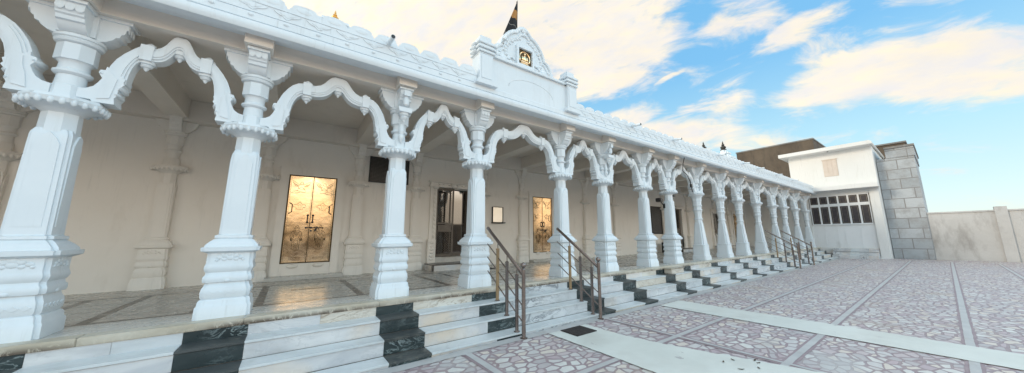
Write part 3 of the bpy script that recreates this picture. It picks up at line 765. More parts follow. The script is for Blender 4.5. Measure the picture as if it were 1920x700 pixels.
# ---- carved doorways with iron leaves
def iron_doorway(x0, x1, z0, z1, ang, step=True, leafside=-1):
    d = MB()
    for s_, xe in ((-1, x0), (1, x1)):
        def X(a): return xe + s_ * a
        a, b = sorted((X(.0), X(.10))); d.box(a, b, YW - .10, YW + .001, P + .2, z1 + .02)
        a, b = sorted((X(.102), X(.20))); d.box(a, b, YW - .07, YW + .001, P + .2, z1 + .02)
        a, b = sorted((X(-.0), X(.25))); d.box(a, b, YW - .15, YW + .002, P + .18, P + .90, 0, .015)
        for k in range(6): d.ball((X(.12), YW - .15, P + .30 + .1 * k), (.075, .03, .05), 0, 9, 6)
        for k in range(12): d.ball((X(.05), YW - .10, P + .98 + k * (z1 - P - 1.05) / 11), (.045, .025, .05), 0, 8, 6)
        a, b = sorted((X(-.04), X(.28))); d.box(a, b, YW - .17, YW + .002, P + .001, P + .175, 0, .01)
        d.ball((X(.05), YW - .12, z1 - .0), (.10, .06, .06), 0, 10, 6)
    d.box(x0 - .24, x1 + .24, YW - .13, YW + .001, z1 + .021, z1 + .09, 0, .01)
    d.box(x0 - .20, x1 + .20, YW - .09, YW + .001, z1 + .09, z1 + .17)
    d.box(x0 - .27, x1 + .27, YW - .17, YW + .001, z1 + .17, z1 + .21, 0, .008)
    c = (x0 + x1) / 2
    for k in range(7): d.ball((x0 + (k + .5) * (x1 - x0) / 7, YW - .09, z1 + .13), (.055, .03, .03), 0, 9, 6)
    d.ball((c, YW - .13, z1 + .10), (.10, .06, .10))
    d.box(x0 - .03, x1 + .03, YW - .12, YW + .05, P + .178, z0 + .001, 1, .01)
    o = d.build('doorway', [M['cream'], M['floorlight']], temple)
    if step:
        st = MB(); st.box(x0 - .32, x1 + .32, YW - .85, YW - .175, P + .001, P + .16, 0); st.box(x0 - .34, x1 + .34, YW - .875, YW - .174, P + .161, P + .185, 1)
        st.box(x0 - .325, x0 - .29, YW - .86, YW - .76, P + .002, P + .16, 1)
        st.build('door_step', [M['marble'], M['floordark']], o)
    w = (x1 - x0) * .5
    def leaf():
        l = MB(); H = z1 - z0 - .03; t = .02
        s_ = .05
        for a, b, e, f in ((0, s_, 0, H), (w - s_, w, 0, H), (s_, w - s_, 0, .07), (s_, w - s_, H - .07, H), (s_, w - s_, H * .36, H * .36 + .05), (s_, w - s_, H * .47, H * .47 + .05)): l.box(a, b, -t, t, e, f)
        def lat(za, zb, n, sc_):
            for k in range(-n, n * 3):
                for dr in (1, -1):
                    xa = s_; xb = w - s_; L = xb - xa
                    z_a = za + k * sc_; z_b = z_a + dr * L
                    # clip to za..zb
                    t0, t1 = 0.0, 1.0
                    dz = z_b - z_a
                    lo = sorted(((za - z_a) / dz, (zb - z_a) / dz)); t0 = max(t0, lo[0]); t1 = min(t1, lo[1])
                    if t1 - t0 > .02: l.tube([(xa + L * t0, 0, z_a + dz * t0), (xa + L * t1, 0, z_a + dz * t1)], .006, 5)
        lat(H * .47 + .05, H - .07, 10, .075); lat(.07, H * .36, 8, .075)
        l.box(s_ + .02, w - s_ - .02, -.008, .008, H * .385, H * .46)
        return l
    l = leaf(); ol = l.build('door_leaf', M['iron'], o, (x0 + .01, YW - .03, z0 + .015)); ol.rotation_euler = (0, 0, -ang)
    l2 = leaf(); l2.v = [(-a, b, c_) for a, b, c_ in l2.v]
    ol2 = l2.build('door_leaf', M['iron'], o, (x1 - .01, YW + .02, z0 + .015)); ol2.rotation_euler = (0, 0, -1.35)
    g = MB(); g.box(x0 + .02, c - .02, YW + .15, YW + .162, z0 + .12, z1 - .02, 0); g.box(c + .02, x1 - .02, YW + .15, YW + .162, z0 + .12, z1 - .02, 0)
    for a, b in ((x0 + .001, x0 + .02), (c - .02, c + .02), (x1 - .02, x1 - .001)): g.box(a, b, YW + .13, YW + .18, z0 + .001, z1 - .001, 1)
    g.box(x0 + .02, c - .02, YW + .135, YW + .175, z0 + .001, z0 + .12, 1); g.box(c + .02, x1 - .02, YW + .135, YW + .175, z0 + .001, z0 + .12, 1)
    g.build('glass_door', [M['glass'], M['iron']], o)
    return o
iron_doorway(3.63, 4.72, 1.0, 3.19, .35)
iron_doorway(17.65, 18.95, .86, 3.16, .5)
iron_doorway(23.3, 24.4, .86, 3.16, .5)

# ---- verandah floor, nosing and steps
def cells(m, xs, ys, z, pick, up=True):
    for i in range(len(xs) - 1):
        for j in range(len(ys) - 1):
            mi = pick((xs[i] + xs[i + 1]) / 2, (ys[j] + ys[j + 1]) / 2)
            m.add([(xs[i], ys[j], z), (xs[i + 1], ys[j], z), (xs[i + 1], ys[j + 1], z), (xs[i], ys[j + 1], z)], [(0, 1, 2, 3)], mi)
m = MB()
dk = []
for i in range(len(CX) - 1):
    for x in (CX[i] + .30, CX[i + 1] - .34): dk.append((x - .055, x + .055))
xs = sorted({XL, XR} | {q for d in dk for q in d}); ys = [5.42, 6.20, 6.30, 8.62, 8.73, 9.9]
def pick(x, y):
    if 6.20 < y < 6.30 or 8.62 < y < 8.73: return 1
    if y < 6.2: return 2
    for a, b in dk:
        if a < x < b and y < 8.73: return 1
    return 0
cells(m, xs, ys, P, pick)
m.box(XL, XR, 5.42, 9.9, .0, P - .003, 0)
m.box(.13, .66, 7.66, 7.80, P - .001, P + .004, 1)
m.build('floor', [M['floor'], M['floordark'], M['floorlight']], temple, smooth=0, fix=False)
# nosing: slabs with chipped edges
m = MB(); x = XL
rnd = random.Random(3)
while x < XR - .01:
    w = min(rnd.uniform(1.1, 1.9), XR - x); 
    m.box(x + .001, x + w - .001, 5.395 + rnd.uniform(-.004, .004), 5.60, P - .075, P + .0035 + rnd.uniform(0, .002), 0, .006); x += w
m.build('floor_edge', M['nosing'], temple)
DARK = .272
def step(zt, yf, yb, zb, k):
    """one step: marble risers and treads, dark green under each column"""
    m = MB(); rn = random.Random(40 + k)
    br = []
    for x in CX: br.append((x - DARK, x + DARK))
    segs = []; x = XL
    for a, b in br:
        q = max(a, XL)
        if q > x:
            n = max(1, round((q - x) / 1.0)); cuts = sorted([x] + [x + (q - x) * (t + rn.uniform(-.18, .18)) / n for t in range(1, n)] + [q])
            for i in range(len(cuts) - 1): segs.append((cuts[i], cuts[i + 1], 0))
        segs.append((max(a, XL), b, 1)); x = b
    if x < XR - .6: segs.append((x, XR - .6, 0))
    for a, b, dark in segs:
        c = (a + b) / 2
        stairs = 2.70 < c < 5.30
        rm = rn.choice((1, 1, 1, 2, 3)); 
        if stairs: rm = 2
        td = dark
        if dark and 2.6 < c < 3.3: td = 0
        j = rn.uniform(-.002, .002)
        m.box(a + .0015, b - .0015, yf + .018 + j, yf + .05, zb, zt - .034, 4 if dark else rm)      # riser
        m.box(a + .0012, b - .0012, yf + j, yb, zt - .028, zt + j * .5, 5 if td else 0, .003)        # tread
    m.box(XL, XR - .6, yf + .052, yb, 0, zt - .035, 6)
    m.box(XL, XR - .6, yf + .030, yb - .002, zt - .0349, zt - .0282, 7)  # black strip under the tread lip, shade line put in as colour
    return m.build('step', [M['tread'], M['marble'], M['marble_b'], M['marble_c'], M['green'], M['greenworn'], M['concrete'], M['black']], temple)
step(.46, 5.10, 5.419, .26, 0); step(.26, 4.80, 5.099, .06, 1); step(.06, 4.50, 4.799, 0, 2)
# top riser under the nosing
m = MB(); rn = random.Random(9); x = XL
edges = [(a - DARK, a + DARK) for a in CX]
cur = XL
for a, b in edges:
    if a > cur:
        mid = (a + cur) / 2 + rn.uniform(-.2, .2)
        for p_, q_ in ((cur, mid), (mid, a)): m.box(p_ + .0015, q_ - .0015, 5.412, 5.419, .4605, P - .076, 1 if 2.7 < mid < 5.3 else rn.choice((0, 0, 1, 2)))
    m.box(a + .0015 if a > XL else XL, b - .0015, 5.412, 5.419, .4605, P - .076, 3); cur = b
m.box(cur, XR, 5.412, 5.419, .4605, P - .076, 0)
m.build('riser', [M['marble'], M['marble_b'], M['marble_c'], M['green']], temple)
# loose marble block on the upper step
m = MB(); m.box(-.36, .36, -.12, .12, 0, .135, 0, .012); m.box(-.39, .39, -.135, .13, .1352, .165, 1, .006)
tag(m.build('stone_block', [M['marble_c'], M['nosing']], None, (9.45, 5.27, .462)), 'small cream marble block sitting alone on the top step', 'block')

# ---- stair railings
def railing():
    r = empty('railing', (0, 0, 0))
    hr = MB(); hr.tube([(0, 5.56, 1.772), (0, 5.40, 1.665), (0, 4.43, 1.025), (0, 4.37, .985)], .030, 14); hr.ball((0, 5.57, 1.778), .034)
    hr.build('handrail', M['steel'], r)
    for y, zb, zt in ((5.19, .462, 1.37), (4.87, .262, 1.15), (4.56, .062, .955)):
        p = MB(); ztop = 1.025 + (y - 4.43) * .66
        p.lathe([(zb, .05), (zb + .008, .05), (zb + .02, .026), (zb + .03, .021)], 0, y, 14)
        p.lathe([(zb + .01, .030), (zt, .030), (zt + .005, .034), (zt + .02, .034), (zt + .03, .010)], 0, y, 14, 1)
        p.lathe([(zt + .01, .009), (ztop - .01, .009)], 0, y, 10)
        for k in range(3): p.ball((0, y, ztop - .34 - .25 * k + .0), .026, 0)
        p.build('baluster', [M['steel'], M['brass_sleeve'] if y > 5 else M['steel']], r)
    for k in range(3):
        z = .78 - .25 * k; b = MB()
        b.tube([(.0, 4.42, z - .02), (0, 5.60 - .02 * k, z - .02 + (1.18 - .02 * k) * .615)], .0105, 8); b.ball((0, 4.42, z - .02), .013); b.build('rod', M['steel'], r)
    e = MB(); e.lathe([(.001, .062), (.012, .062), (.022, .034), (.03, .033), (1.07, .031), (1.075, .038), (1.088, .034), (1.095, .02), (1.10, .02)], 0, 4.365, 18); e.ball((0, 4.365, 1.14), .047, 0, 18, 12)
    e.build('newel_post', M['steel'], r)
    return r
R1 = railing(); R1.location = (3.12, 0, 0)
tag(R1, 'stair railing standing left of the brown mat, nearest to the camera', 'railing', 'steel railings on the steps')
def rail_copy(x, label):
    c = R1.copy(); COL.objects.link(c); c.location = (x, 0, 0); c['label'] = label
    for ch in R1.children:
        d = ch.copy(); COL.objects.link(d); d.parent = c
rail_copy(4.97, 'stair railing standing right of the brown mat, before the second gold door')
rail_copy(19.0, 'left one of the two railings at the far end of the steps')
rail_copy(21.5, 'farthest stair railing, last before the white annex')

# ---- wall fittings
def plaque(x0, x1, z0, z1, label, lx):
    m = MB(); cx_, cz_ = (x0 + x1) / 2, (z0 + z1) / 2
    m.box(x0 - cx_, x1 - cx_, -.03, -.001, z0 - cz_, z1 - cz_, 0, .004)
    r = empty('plaque', (cx_, YW, cz_)); o = m.build('slab', M['plaque'], r, (cx_, YW, cz_)); o.location = (0, 0, 0)
    f = MB(); e = .03; a, b, c, d = x0 - cx_, x1 - cx_, z0 - cz_, z1 - cz_
    f.box(a - e, a, -.045, -.001, c - e, d + e); f.box(b, b + e, -.045, -.001, c - e, d + e); f.box(a, b, -.0445, -.001, d, d + e); f.box(a, b, -.0445, -.001, c - e, c)
    o = f.build('frame', M['black'], r, (cx_, YW, cz_)); o.location = (0, 0, 0)
    tag(r, label, 'plaque', 'black inscription slabs on the verandah wall')
plaque(1.68, 2.71, 3.23, 3.92, 'wide black inscription slab high between gold door and iron doorway', 0)
plaque(15.8, 16.78, 1.71, 3.18, 'tall black inscription slab low on the far verandah wall', 0)
nb = empty('display_case', (5.91, YW, 2.4))
m = MB(); m.box(-.20, .20, -.045, -.001, -.26, .27, 0, .004); o = m.build('panel', M['plate'], nb, (5.91, YW, 2.4)); o.location = (0, 0, 0)
m = MB(); m.box(-.225, -.20, -.06, -.001, -.27, .285); m.box(.20, .225, -.06, -.001, -.27, .285); m.box(-.20, .20, -.0595, -.001, .27, .285); m.box(-.24, .28, -.13, -.001, -.305, -.271)
o = m.build('frame', M['black'], nb, (5.91, YW, 2.4)); o.location = (0, 0, 0)
tag(nb, 'small cream panel in thin black frame with ledge on the verandah wall', 'display case')
# doormats
m = MB(); m.box(-.235, .235, -.205, .205, 0, .012, 0, .004)
for k in range(14): m.box(-.22, .22, -.19 + k * .028, -.176 + k * .028, .0121, .0165)
tag(m.build('doormat', M['rubber'], None, (4.05, 4.06, .0125)), 'dark brown mat on white walkway at the foot of the steps', 'mat')
m = MB(); m.box(-.40, .40, -.16, .16, 0, .012, 0, .004)
for k in range(9): m.box(-.38, .38, -.145 + k * .033, -.13 + k * .033, .0121, .016)
tag(m.build('doormat', M['rubber'], None, (4.62, 8.66 - .0, P + .005)), 'thin black mat on verandah floor before the iron doorway', 'mat')
# black box by the far wall
bx = empty('loudspeaker', (16.4, 9.45, P))
m = MB(); m.box(-.24, .24, -.18, .18, .002, .56, 0, .02); m.build('cabinet', M['black'], bx, (16.4, 9.45, P)).location = (0, 0, 0)
m = MB(); m.box(-.20, .20, -.19, -.178, .05, .52, 0); m.build('grille', M['pendglass'], bx, (16.4, 9.45, P)).location = (0, 0, 0)
tag(bx, 'upright black box on verandah floor below the far inscription slab', 'loudspeaker')
# floodlights behind column G
def flood(x, y, z, face, label):
    r = empty('floodlight', (x, y, z)); 
    m = MB(); m.tube([(0, 0, 0), (face * .10, .0, .06), (face * .24, .0, .16)], .018, 8); m.box(-.03, .03, -.04, .04, -.08, .08)
    o = m.build('bracket', M['black'], r, (x, y, z)); o.location = (0, 0, 0)
    m = MB(); m.box(face * .30 - .09, face * .30 + .09, -.10, .10, .13, .26, 0, .015); o = m.build('lamp_head', M['black'], r, (x, y, z)); o.location = (0, 0, 0)
    tag(r, label, 'floodlight', 'black floodlights on a verandah column')
flood(10.5 + .13, 5.95, 2.86, 1, 'black floodlight on the right of a column, arm reaching up')
flood(10.5 - .13, 5.95, 2.62, -1, 'black floodlight on the left of the same column, set lower')
m = MB(); m.tube([(11.25, 5.52, 4.43), (11.27, 5.60, 4.22), (11.45, 5.73, 3.98), (11.75, 5.73, 3.86), (11.93, 5.72, 3.62), (12.0, 5.72, 3.36), (12.06, 5.72, 3.22)], .014, 8); m.box(11.94, 12.02, 5.69, 5.75, 3.40, 3.52)
tag(build_at(m, 'cable', M['black'], None, (11.25, 5.52, 4.43)), 'thin black cable with small box running down a white arch', 'cable')

# ------------------------------------------------------------------ annex building at the far end
XA = 29.3
annex = tag(empty('annex', (XA + 2, 4.5, 0)), 'white two storey annex with long window band closing the colonnade', 'building')
m = MB()
m.box(XA, XA + 6, 2.20, 2.68, 0, 4.45); m.box(XA, XA + .3, 2.68, 9.9, 4.19, 4.45); m.box(XA + .002, XA + .3, 2.68, 9.9, .3, .66); m.box(XA, XA + .3, 5.75, 9.9, .66, 4.19)
m.box(XA, XA + 6, 2.20, 6.55, 4.45, 7.20); m.box(XA + .3, XA + 6, 9.7, 9.95, 0, 4.45); m.box(XA + 5.9, XA + 6, 2.68, 9.7, 0, 4.45)
m.box(XA - .10, XA - .001, 2.24, 2.64, 0, 4.448); m.box(XA - .14, XA + .1, 2.18, 2.70, 0, .10)
m.build('wall', M['annex'], annex)
m = MB()
m.prism([(2.12, 7.20), (2.08, 7.26), (2.10, 7.36), (2.2, 7.44), (6.95, 7.44), (6.95, 7.20)], 'x', XA - .75, XA + 6.2)
m.build('roof_slab', M['annex'], annex)
m = MB(); m.box(XA - .85, XA - .001, 2.16, 5.60, 4.46, 4.74, 0, .01); m.build('canopy', M['annex'], annex)
m = MB(); m.box(XA + .06, XA + .10, 2.68, 5.75, .66, 2.17, 0)
for y in (3.35, 4.1, 4.45, 5.1): m.box(XA + .045, XA + .061, y - .02, y + .02, .66, 2.16)
m.build('door_panel', M['panelpaint'], annex)
n = 6; ya, yb = 2.72, 5.70
for r, (z0, z1) in enumerate(((2.20, 3.46), (3.56, 4.16))):
    for k in range(n):
        a = ya + (yb - ya) * k / n; b = ya + (yb - ya) * (k + 1) / n
        w = MB(); e = .045
        w.box(XA + .03, XA + .10, a, a + e, z0, z1); w.box(XA + .03, XA + .10, b - e, b, z0, z1); w.box(XA + .031, XA + .10, a + e, b - e, z0, z0 + e); w.box(XA + .031, XA + .10, a + e, b - e, z1 - e, z1)
        win = w.build('window', M['panelpaint'], annex)
        p_ = MB(); p_.box(XA + .075, XA + .085, a + e, b - e, z0 + e, z1 - e, 0)
        # inner mesh shutter with bars
        q = .05
        for t0, t1, u0, u1 in ((a + e + q, a + e + q + .03, z0 + e + q, z1 - e - q), (b - e - q - .03, b - e - q, z0 + e + q, z1 - e - q)): p_.box(XA + .062, XA + .0745, t0, t1, u0, u1, 1)
        p_.box(XA + .062, XA + .0745, a + e + q + .03, b - e - q - .03, z1 - e - q - .03, z1 - e - q, 1); p_.box(XA + .062, XA + .0745, a + e + q + .03, b - e - q - .03, z0 + e + q, z0 + e + q + .03, 1)
        p_.build('pane', [M['pendglass'], M['iron']], win)
m = MB(); m.box(XA + .02, XA + .099, ya, yb, 3.461, 3.559); m.box(XA + .02, XA + .099, ya, yb, 4.161, 4.189); m.box(XA - .02, XA + .099, ya - .03, yb, 2.171, 2.199)
m.build('window_rail', M['panelpaint'], annex)
v = MB(); v.box(XA - .03, XA + .001, 3.92, 4.66, 5.50, 6.66)
for k in range(3): v.box(XA - .045, XA - .0295, 3.96 + k * .235, 4.15 + k * .235, 5.54, 6.60)
v.box(XA - .06, XA - .001, 3.88, 4.70, 6.661, 6.70)
v.build('shutter', M['ventwood'], annex)
m = MB(); m.ball((XA - .35, 4.25, 7.19), (.05, .05, .03)); m.build('ceiling_lamp', M['black'], annex)
m = MB()
for k, (z, d) in enumerate(((.20, .95), (.40, .64), (.62, .33))):
    for j in range(5):
        a = 2.68 + j * .42; m.box(XA - d, XA - d + .309, a + .002, a + .418, z - .2 if k else 0, z, j % 3)
    m.box(XA - d + .31, XA - .003, 2.685, 4.775, z - .2, z - .004, 1)
m.build('steps', [M['marble'], M['marble_b'], M['tread']], annex)
# ------------------------------------------------------------------ neighbours
m = MB(); m.box(38, 50, 6.45, 12.9, 0, 10.35); m.box(37.95, 50.05, 6.40, 12.95, 10.35, 10.48)
bl = empty('brown_building', (44, 9.6, 0)); tag(bl, 'bare brown plastered building rising behind the temple and annex', 'building')
m2 = MB(); m2.box(38, 50, 6.45, 12.9, 0, 10.35); build_at(m2, 'wall', M['brown'], bl, (44, 9.6, 0))
m2 = MB(); m2.box(37.95, 50.05, 6.40, 12.95, 10.351, 10.47); build_at(m2, 'roof', M['concrete'], bl, (44, 9.6, 0))
sb = empty('stone_building', (33, 1.3, 0)); tag(sb, 'rough grey stone block building standing right of the white annex', 'building')
m2 = MB(); m2.box(30.2, 36, .55, 2.17, 0, 6.35); m2.box(30.15, 36, .50, 1.72, 6.351, 6.95); build_at(m2, 'wall', M['stone'], sb, (33, 1.3, 0))
m2 = MB(); m2.box(30.05, 36.1, .45, 1.74, 6.951, 7.07); build_at(m2, 'roof', M['concrete'], sb, (33, 1.3, 0))
bs = empty('brick_building', (40, 0, 0)); tag(bs, 'dark brown building showing above the grey stone one', 'building')
m2 = MB(); m2.box(37.0, 41, 1.0, 3.6, 0, 8.5); build_at(m2, 'wall', M['brown'], bs, (40, 0, 0))
m2 = MB(); m2.box(36.9, 41.1, .9, 3.7, 8.501, 8.62); build_at(m2, 'roof', M['concrete'], bs, (40, 0, 0))
m2 = MB(); m2.box(30.3, 30.55, -14, .54, 0, 2.7); m2.box(30.24, 30.61, -14, .54, 2.701, 2.78)
for k in range(5): m2.box(30.18, 30.67, -2.2 - k * 2.9, -1.8 - k * 2.9, 0, 2.95)
tag(build_at(m2, 'boundary_wall', M['weathered'], None, (30.4, -7, 0)), 'low pale boundary wall with piers running on from the stone building', 'wall')
m2 = MB(); m2.box(-24, 30, -14.3, -14, 0, 3.0); m2.box(-24, 30, -14.36, -13.94, 3.001, 3.1)
for k in range(14): m2.box(-24 + k * 4, -23.6 + k * 4, -14.4, -13.9, 0, 3.2)
tag(build_at(m2, 'boundary_wall', M['brown'], None, (3, -14, 0)), 'dark boundary wall with piers across the courtyard', 'wall')

# ------------------------------------------------------------------ courtyard
m = MB(); n = 1; m.add([(-90, -90, 0), (140, -90, 0), (140, 90, 0), (-90, 90, 0)], [(0, 1, 2, 3)])
struct(m.build('courtyard_ground', M['paving'], None, smooth=0, fix=False))
def wob(a, b, k, amp, n, seed):
    r = random.Random(seed); return [(a + (b - a) * t / n, k + r.uniform(-amp, amp)) for t in range(n + 1)]
def sheet(m, x0, x1, y0, y1, z, mi, amp=.0, seed=0, along='x'):
    L = (x1 - x0) if along == 'x' else (y1 - y0); n = max(1, int(L / .12)) if amp else 1
    r = random.Random(seed); vs = []; fs = []
    for t in range(n + 1):
        q = t / n
        if along == 'x': x = x0 + L * q; vs += [(x, y0 + r.uniform(-amp, amp), z), (x, y1 + r.uniform(-amp, amp), z)]
        else: y = y0 + L * q; vs += [(x1 + r.uniform(-amp, amp), y, z), (x0 + r.uniform(-amp, amp), y, z)]
    for t in range(n): fs.append((2 * t, 2 * t + 2, 2 * t + 3, 2 * t + 1))
    m.add(vs, fs, mi)
m = MB()
for k, y in enumerate((2.875, 1.44, .0, -1.44, -2.9, -4.3, -5.8)):
    sheet(m, -20, 28.2, y - .075, y + .075, .004, 0, .008, k); sheet(m, -20, 28.2, y - .043, y + .043, .008, 1, .003, k + 50)
for k, x in enumerate((2.125, .675, -.8, -2.3, -3.8, 5.07)):
    h = .045 if x < 5 else .03
    sheet(m, x - .078, x + .078, -12, 4.30, .0042 if False else .0055, 0, .008, k + 20, 'y'); sheet(m, x - h, x + h, -12, 4.30, .0095, 1, .003, k + 70, 'y')
sheet(m, XL, 28.2, 4.31, 4.50, .0065, 1, .012, 90)
struct(m.build('paving_strip', [M['mauve'], M['strip']], None, smooth=0, fix=False))
m = MB(); r = random.Random(5); vs = []; fs = []
Lp = [(4.29, 3.57, 4.45), (3.6, 3.57, 4.44), (2.95, 3.57, 4.52), (2.2, 3.56, 4.73), (1.5, 3.58, 4.93), (1.1, 3.6, 5.04), (0, 3.6, 5.2), (-2, 3.6, 5.2), (-12, 3.6, 5.2)]
pts = []
for i in range(len(Lp) - 1):
    a, b = Lp[i], Lp[i + 1]; n = max(1, int(abs(a[0] - b[0]) / .07))
    for t in range(n):
        q = t / n; pts.append([a[j] + (b[j] - a[j]) * q for j in range(3)])
for y, a, b in pts: vs += [(a + r.uniform(-.006, .006), y, .0115), (b + r.uniform(-.014, .014), y, .0115)]
for t in range(len(pts) - 1): fs.append((2 * t, 2 * t + 2, 2 * t + 3, 2 * t + 1))
m.add(vs, fs)
struct(m.build('painted_walkway', M['band'], None, smooth=0, fix=False))
m = MB(); sheet(m, 6.90, 7.78, -12, 4.27, .0115, 0, .010, 8, 'y')
struct(m.build('painted_walkway', M['band'], None, smooth=0, fix=False))

# dry leaves on the near walkway
def leaf_mesh():
    m = MB(); vs = []; fs = []
    for i in range(7):
        t = i / 6; w = .022 * sin(pi * min(1, t * .94 + .03)) ** .8; zz = .006 + .016 * (t - .5) ** 2 * 4
        vs += [(t * .085 - .042, -w, zz + .006), (t * .085 - .042, 0, zz), (t * .085 - .042, w, zz + .008)]
    for i in range(6):
        for k in (0, 1): a = 3 * i + k; fs.append((a, a + 3, a + 4, a + 1))
    m.add(vs, fs)
    return m.build('fallen_leaf', M['leaf'], None, (0, 0, .012), 60, fix=False)
lf0 = leaf_mesh(); lf0.modifiers.new('thick', 'SOLIDIFY').thickness = .0015
for k, (x, y, a) in enumerate([(4.50, 1.95, .3), (4.66, 1.90, 1.2), (4.42, 1.72, 2.2), (4.62, 1.60, .8), (4.80, 1.66, 2.7), (4.86, 1.72, .1)]):
    o = lf0 if k == 0 else lf0.copy()
    if k: COL.objects.link(o)
    o.location = (x, y, .0125); o.rotation_euler = (0, 0, a); o.scale = (.55 + .15 * (k % 3), .55, .4)
    tag(o, 'small dry brown leaf lying on the white walkway near the camera', 'leaf', 'dry leaves on the white walkway')

# ------------------------------------------------------------------ camera
F_, CXP, CYP = 589.24, 1005.0, 345.86
yaw, pit, rol = radians(37.931), radians(9.4463), radians(-.6306)
CZ = P + .83677 * 5.6 / 4.95
right = Vector((cos(yaw), -sin(yaw), 0)); fw = Vector((sin(yaw) * cos(pit), cos(yaw) * cos(pit), sin(pit))); up = right.cross(fw)
r2 = right * cos(rol) + up * sin(rol); u2 = -right * sin(rol) + up * cos(rol)
cd = bpy.data.cameras.new('camera'); cam = bpy.data.objects.new('camera', cd); COL.objects.link(cam)
cam.matrix_world = Matrix(((r2.x, u2.x, -fw.x, 0), (r2.y, u2.y, -fw.y, 0), (r2.z, u2.z, -fw.z, CZ), (0, 0, 0, 1)))
cd.sensor_width = 36; cd.sensor_fit = 'HORIZONTAL'; cd.lens = F_ / 1920 * 36
cd.shift_x = -(CXP - 960) / 1920; cd.shift_y = -(350 - CYP) / 1920
cd.clip_start = .05; cd.clip_end = 2000
sc.camera = cam

# ------------------------------------------------------------------ sky and sun
SUN_AZ = Vector((-.93, .37, 0)).normalized(); EL = radians(17)
sd = bpy.data.lights.new('sun', 'SUN'); sun = bpy.data.objects.new('sun', sd); COL.objects.link(sun)
sd.energy = .95; sd.angle = radians(14); sd.color = (1, .86, .68)
dirv = Vector((SUN_AZ.x * cos(EL), SUN_AZ.y * cos(EL), sin(EL)))
sun.rotation_euler = dirv.to_track_quat('Z', 'Y').to_euler()
w = bpy.data.worlds.new('World'); sc.world = w; w.use_nodes = True
nt = w.node_tree; bg = nt.nodes['Background']; bg.inputs['Strength'].default_value = .12
sky = nd(nt, 'ShaderNodeTexSky', sky_type='NISHITA'); sky.sun_disc = False
sky.sun_elevation = EL; sky.sun_rotation = math.atan2(SUN_AZ.x, SUN_AZ.y)
sky.air_density = 1.0; sky.dust_density = .6; sky.ozone_density = 1.5
tc = nd(nt, 'ShaderNodeTexCoord'); D = tc.outputs['Generated']
def pixdir(u, v):
    a = (u - CXP) / F_; b = (CYP - v) / F_
    return (fw + r2 * a + u2 * b).normalized()
c0 = pixdir(1250, 130); rr = Vector((c0.y, -c0.x, 0)).normalized(); uu = rr.cross(c0)
def gn(u, v):
    d = pixdir(u, v); return (d.dot(rr) / d.dot(c0), d.dot(uu) / d.dot(c0))
def vdot(vec):
    n = nd(nt, 'ShaderNodeVectorMath', operation='DOT_PRODUCT'); n.inputs[1].default_value = vec; nt.links.new(D, n.inputs[0]); return n.outputs['Value']
def mth(op, a, b=None, clamp=False):
    n = nd(nt, 'ShaderNodeMath', operation=op); n.use_clamp = clamp
    for i, q in enumerate((a, b)):
        if q is None: continue
        if hasattr(q, 'links'): nt.links.new(q, n.inputs[i])
        else: n.inputs[i].default_value = q
    return n.outputs[0]
dc = mth('MAXIMUM', vdot(c0), .08)
cb = nd(nt, 'ShaderNodeCombineXYZ'); nt.links.new(mth('DIVIDE', vdot(rr), dc), cb.inputs[0]); nt.links.new(mth('DIVIDE', vdot(uu), dc), cb.inputs[1])
G = cb.outputs[0]
wn = nd(nt, 'ShaderNodeTexNoise'); wn.inputs['Scale'].default_value = 5; wn.inputs['Detail'].default_value = 4; nt.links.new(G, wn.inputs['Vector'])
wv = nd(nt, 'ShaderNodeVectorMath', operation='MULTIPLY_ADD'); wv.inputs[1].default_value = (.10, .07, 0); nt.links.new(wn.outputs['Color'], wv.inputs[0]); nt.links.new(G, wv.inputs[2])
wc = nd(nt, 'ShaderNodeVectorMath', operation='ADD'); wc.inputs[1].default_value = (-.05, -.035, 0); nt.links.new(wv.outputs[0], wc.inputs[0])
def blob(u, v, du, dv, lu, lv, wid, amt):
    """cloud bank centred on a direction, long axis through (lu, lv)"""
    a = Vector(gn(u, v)); l = Vector(gn(lu, lv)); ax = l - a
    mp = nd(nt, 'ShaderNodeMapping', vector_type='TEXTURE'); mp.inputs['Location'].default_value = (a.x, a.y, 0)
    mp.inputs['Rotation'].default_value = (0, 0, math.atan2(ax.y, ax.x)); mp.inputs['Scale'].default_value = (ax.length, wid, 1)
    nt.links.new(wc.outputs[0], mp.inputs['Vector'])
    ln = nd(nt, 'ShaderNodeVectorMath', operation='LENGTH'); nt.links.new(mp.outputs[0], ln.inputs[0])
    mr = nd(nt, 'ShaderNodeMapRange', interpolation_type='SMOOTHSTEP'); mr.inputs[1].default_value = 1.25; mr.inputs[2].default_value = .35; mr.inputs[3].default_value = 0; mr.inputs[4].default_value = amt
    nt.links.new(ln.outputs['Value'], mr.inputs[0]); return mr.outputs[0]
blobs = [blob(760, -60, 0, 0, 1290, -40, .46, 1.0), blob(560, 60, 0, 0, 1090, 90, .50, 1.0), blob(1120, 80, 0, 0, 1330, 20, .19, .85), blob(1380, 30, 0, 0, 1510, -40, .075, .55), blob(1500, 60, 0, 0, 1630, -10, .040, .55),
         blob(1620, 145, 0, 0, 1450, 190, .085, .9), blob(1770, 130, 0, 0, 1560, 165, .10, .85), blob(1320, 215, 0, 0, 1425, 150, .055, .62), blob(1260, 255, 0, 0, 1430, 235, .075, .8), blob(1160, 225, 0, 0, 1260, 205, .05, .75), blob(1400, 268, 0, 0, 1560, 266, .03, .5), blob(1255, 145, 0, 0, 1290, 125, .012, .5), blob(1560, 100, 0, 0, 1660, 60, .05, .3)]
acc = blobs[0]
for q in blobs[1:]: acc = mth('MAXIMUM', acc, q)
stre = nd(nt, 'ShaderNodeMapping'); stre.inputs['Rotation'].default_value = (0, 0, -.42); stre.inputs['Scale'].default_value = (1.0, 2.6, 1)
nt.links.new(G, stre.inputs['Vector'])
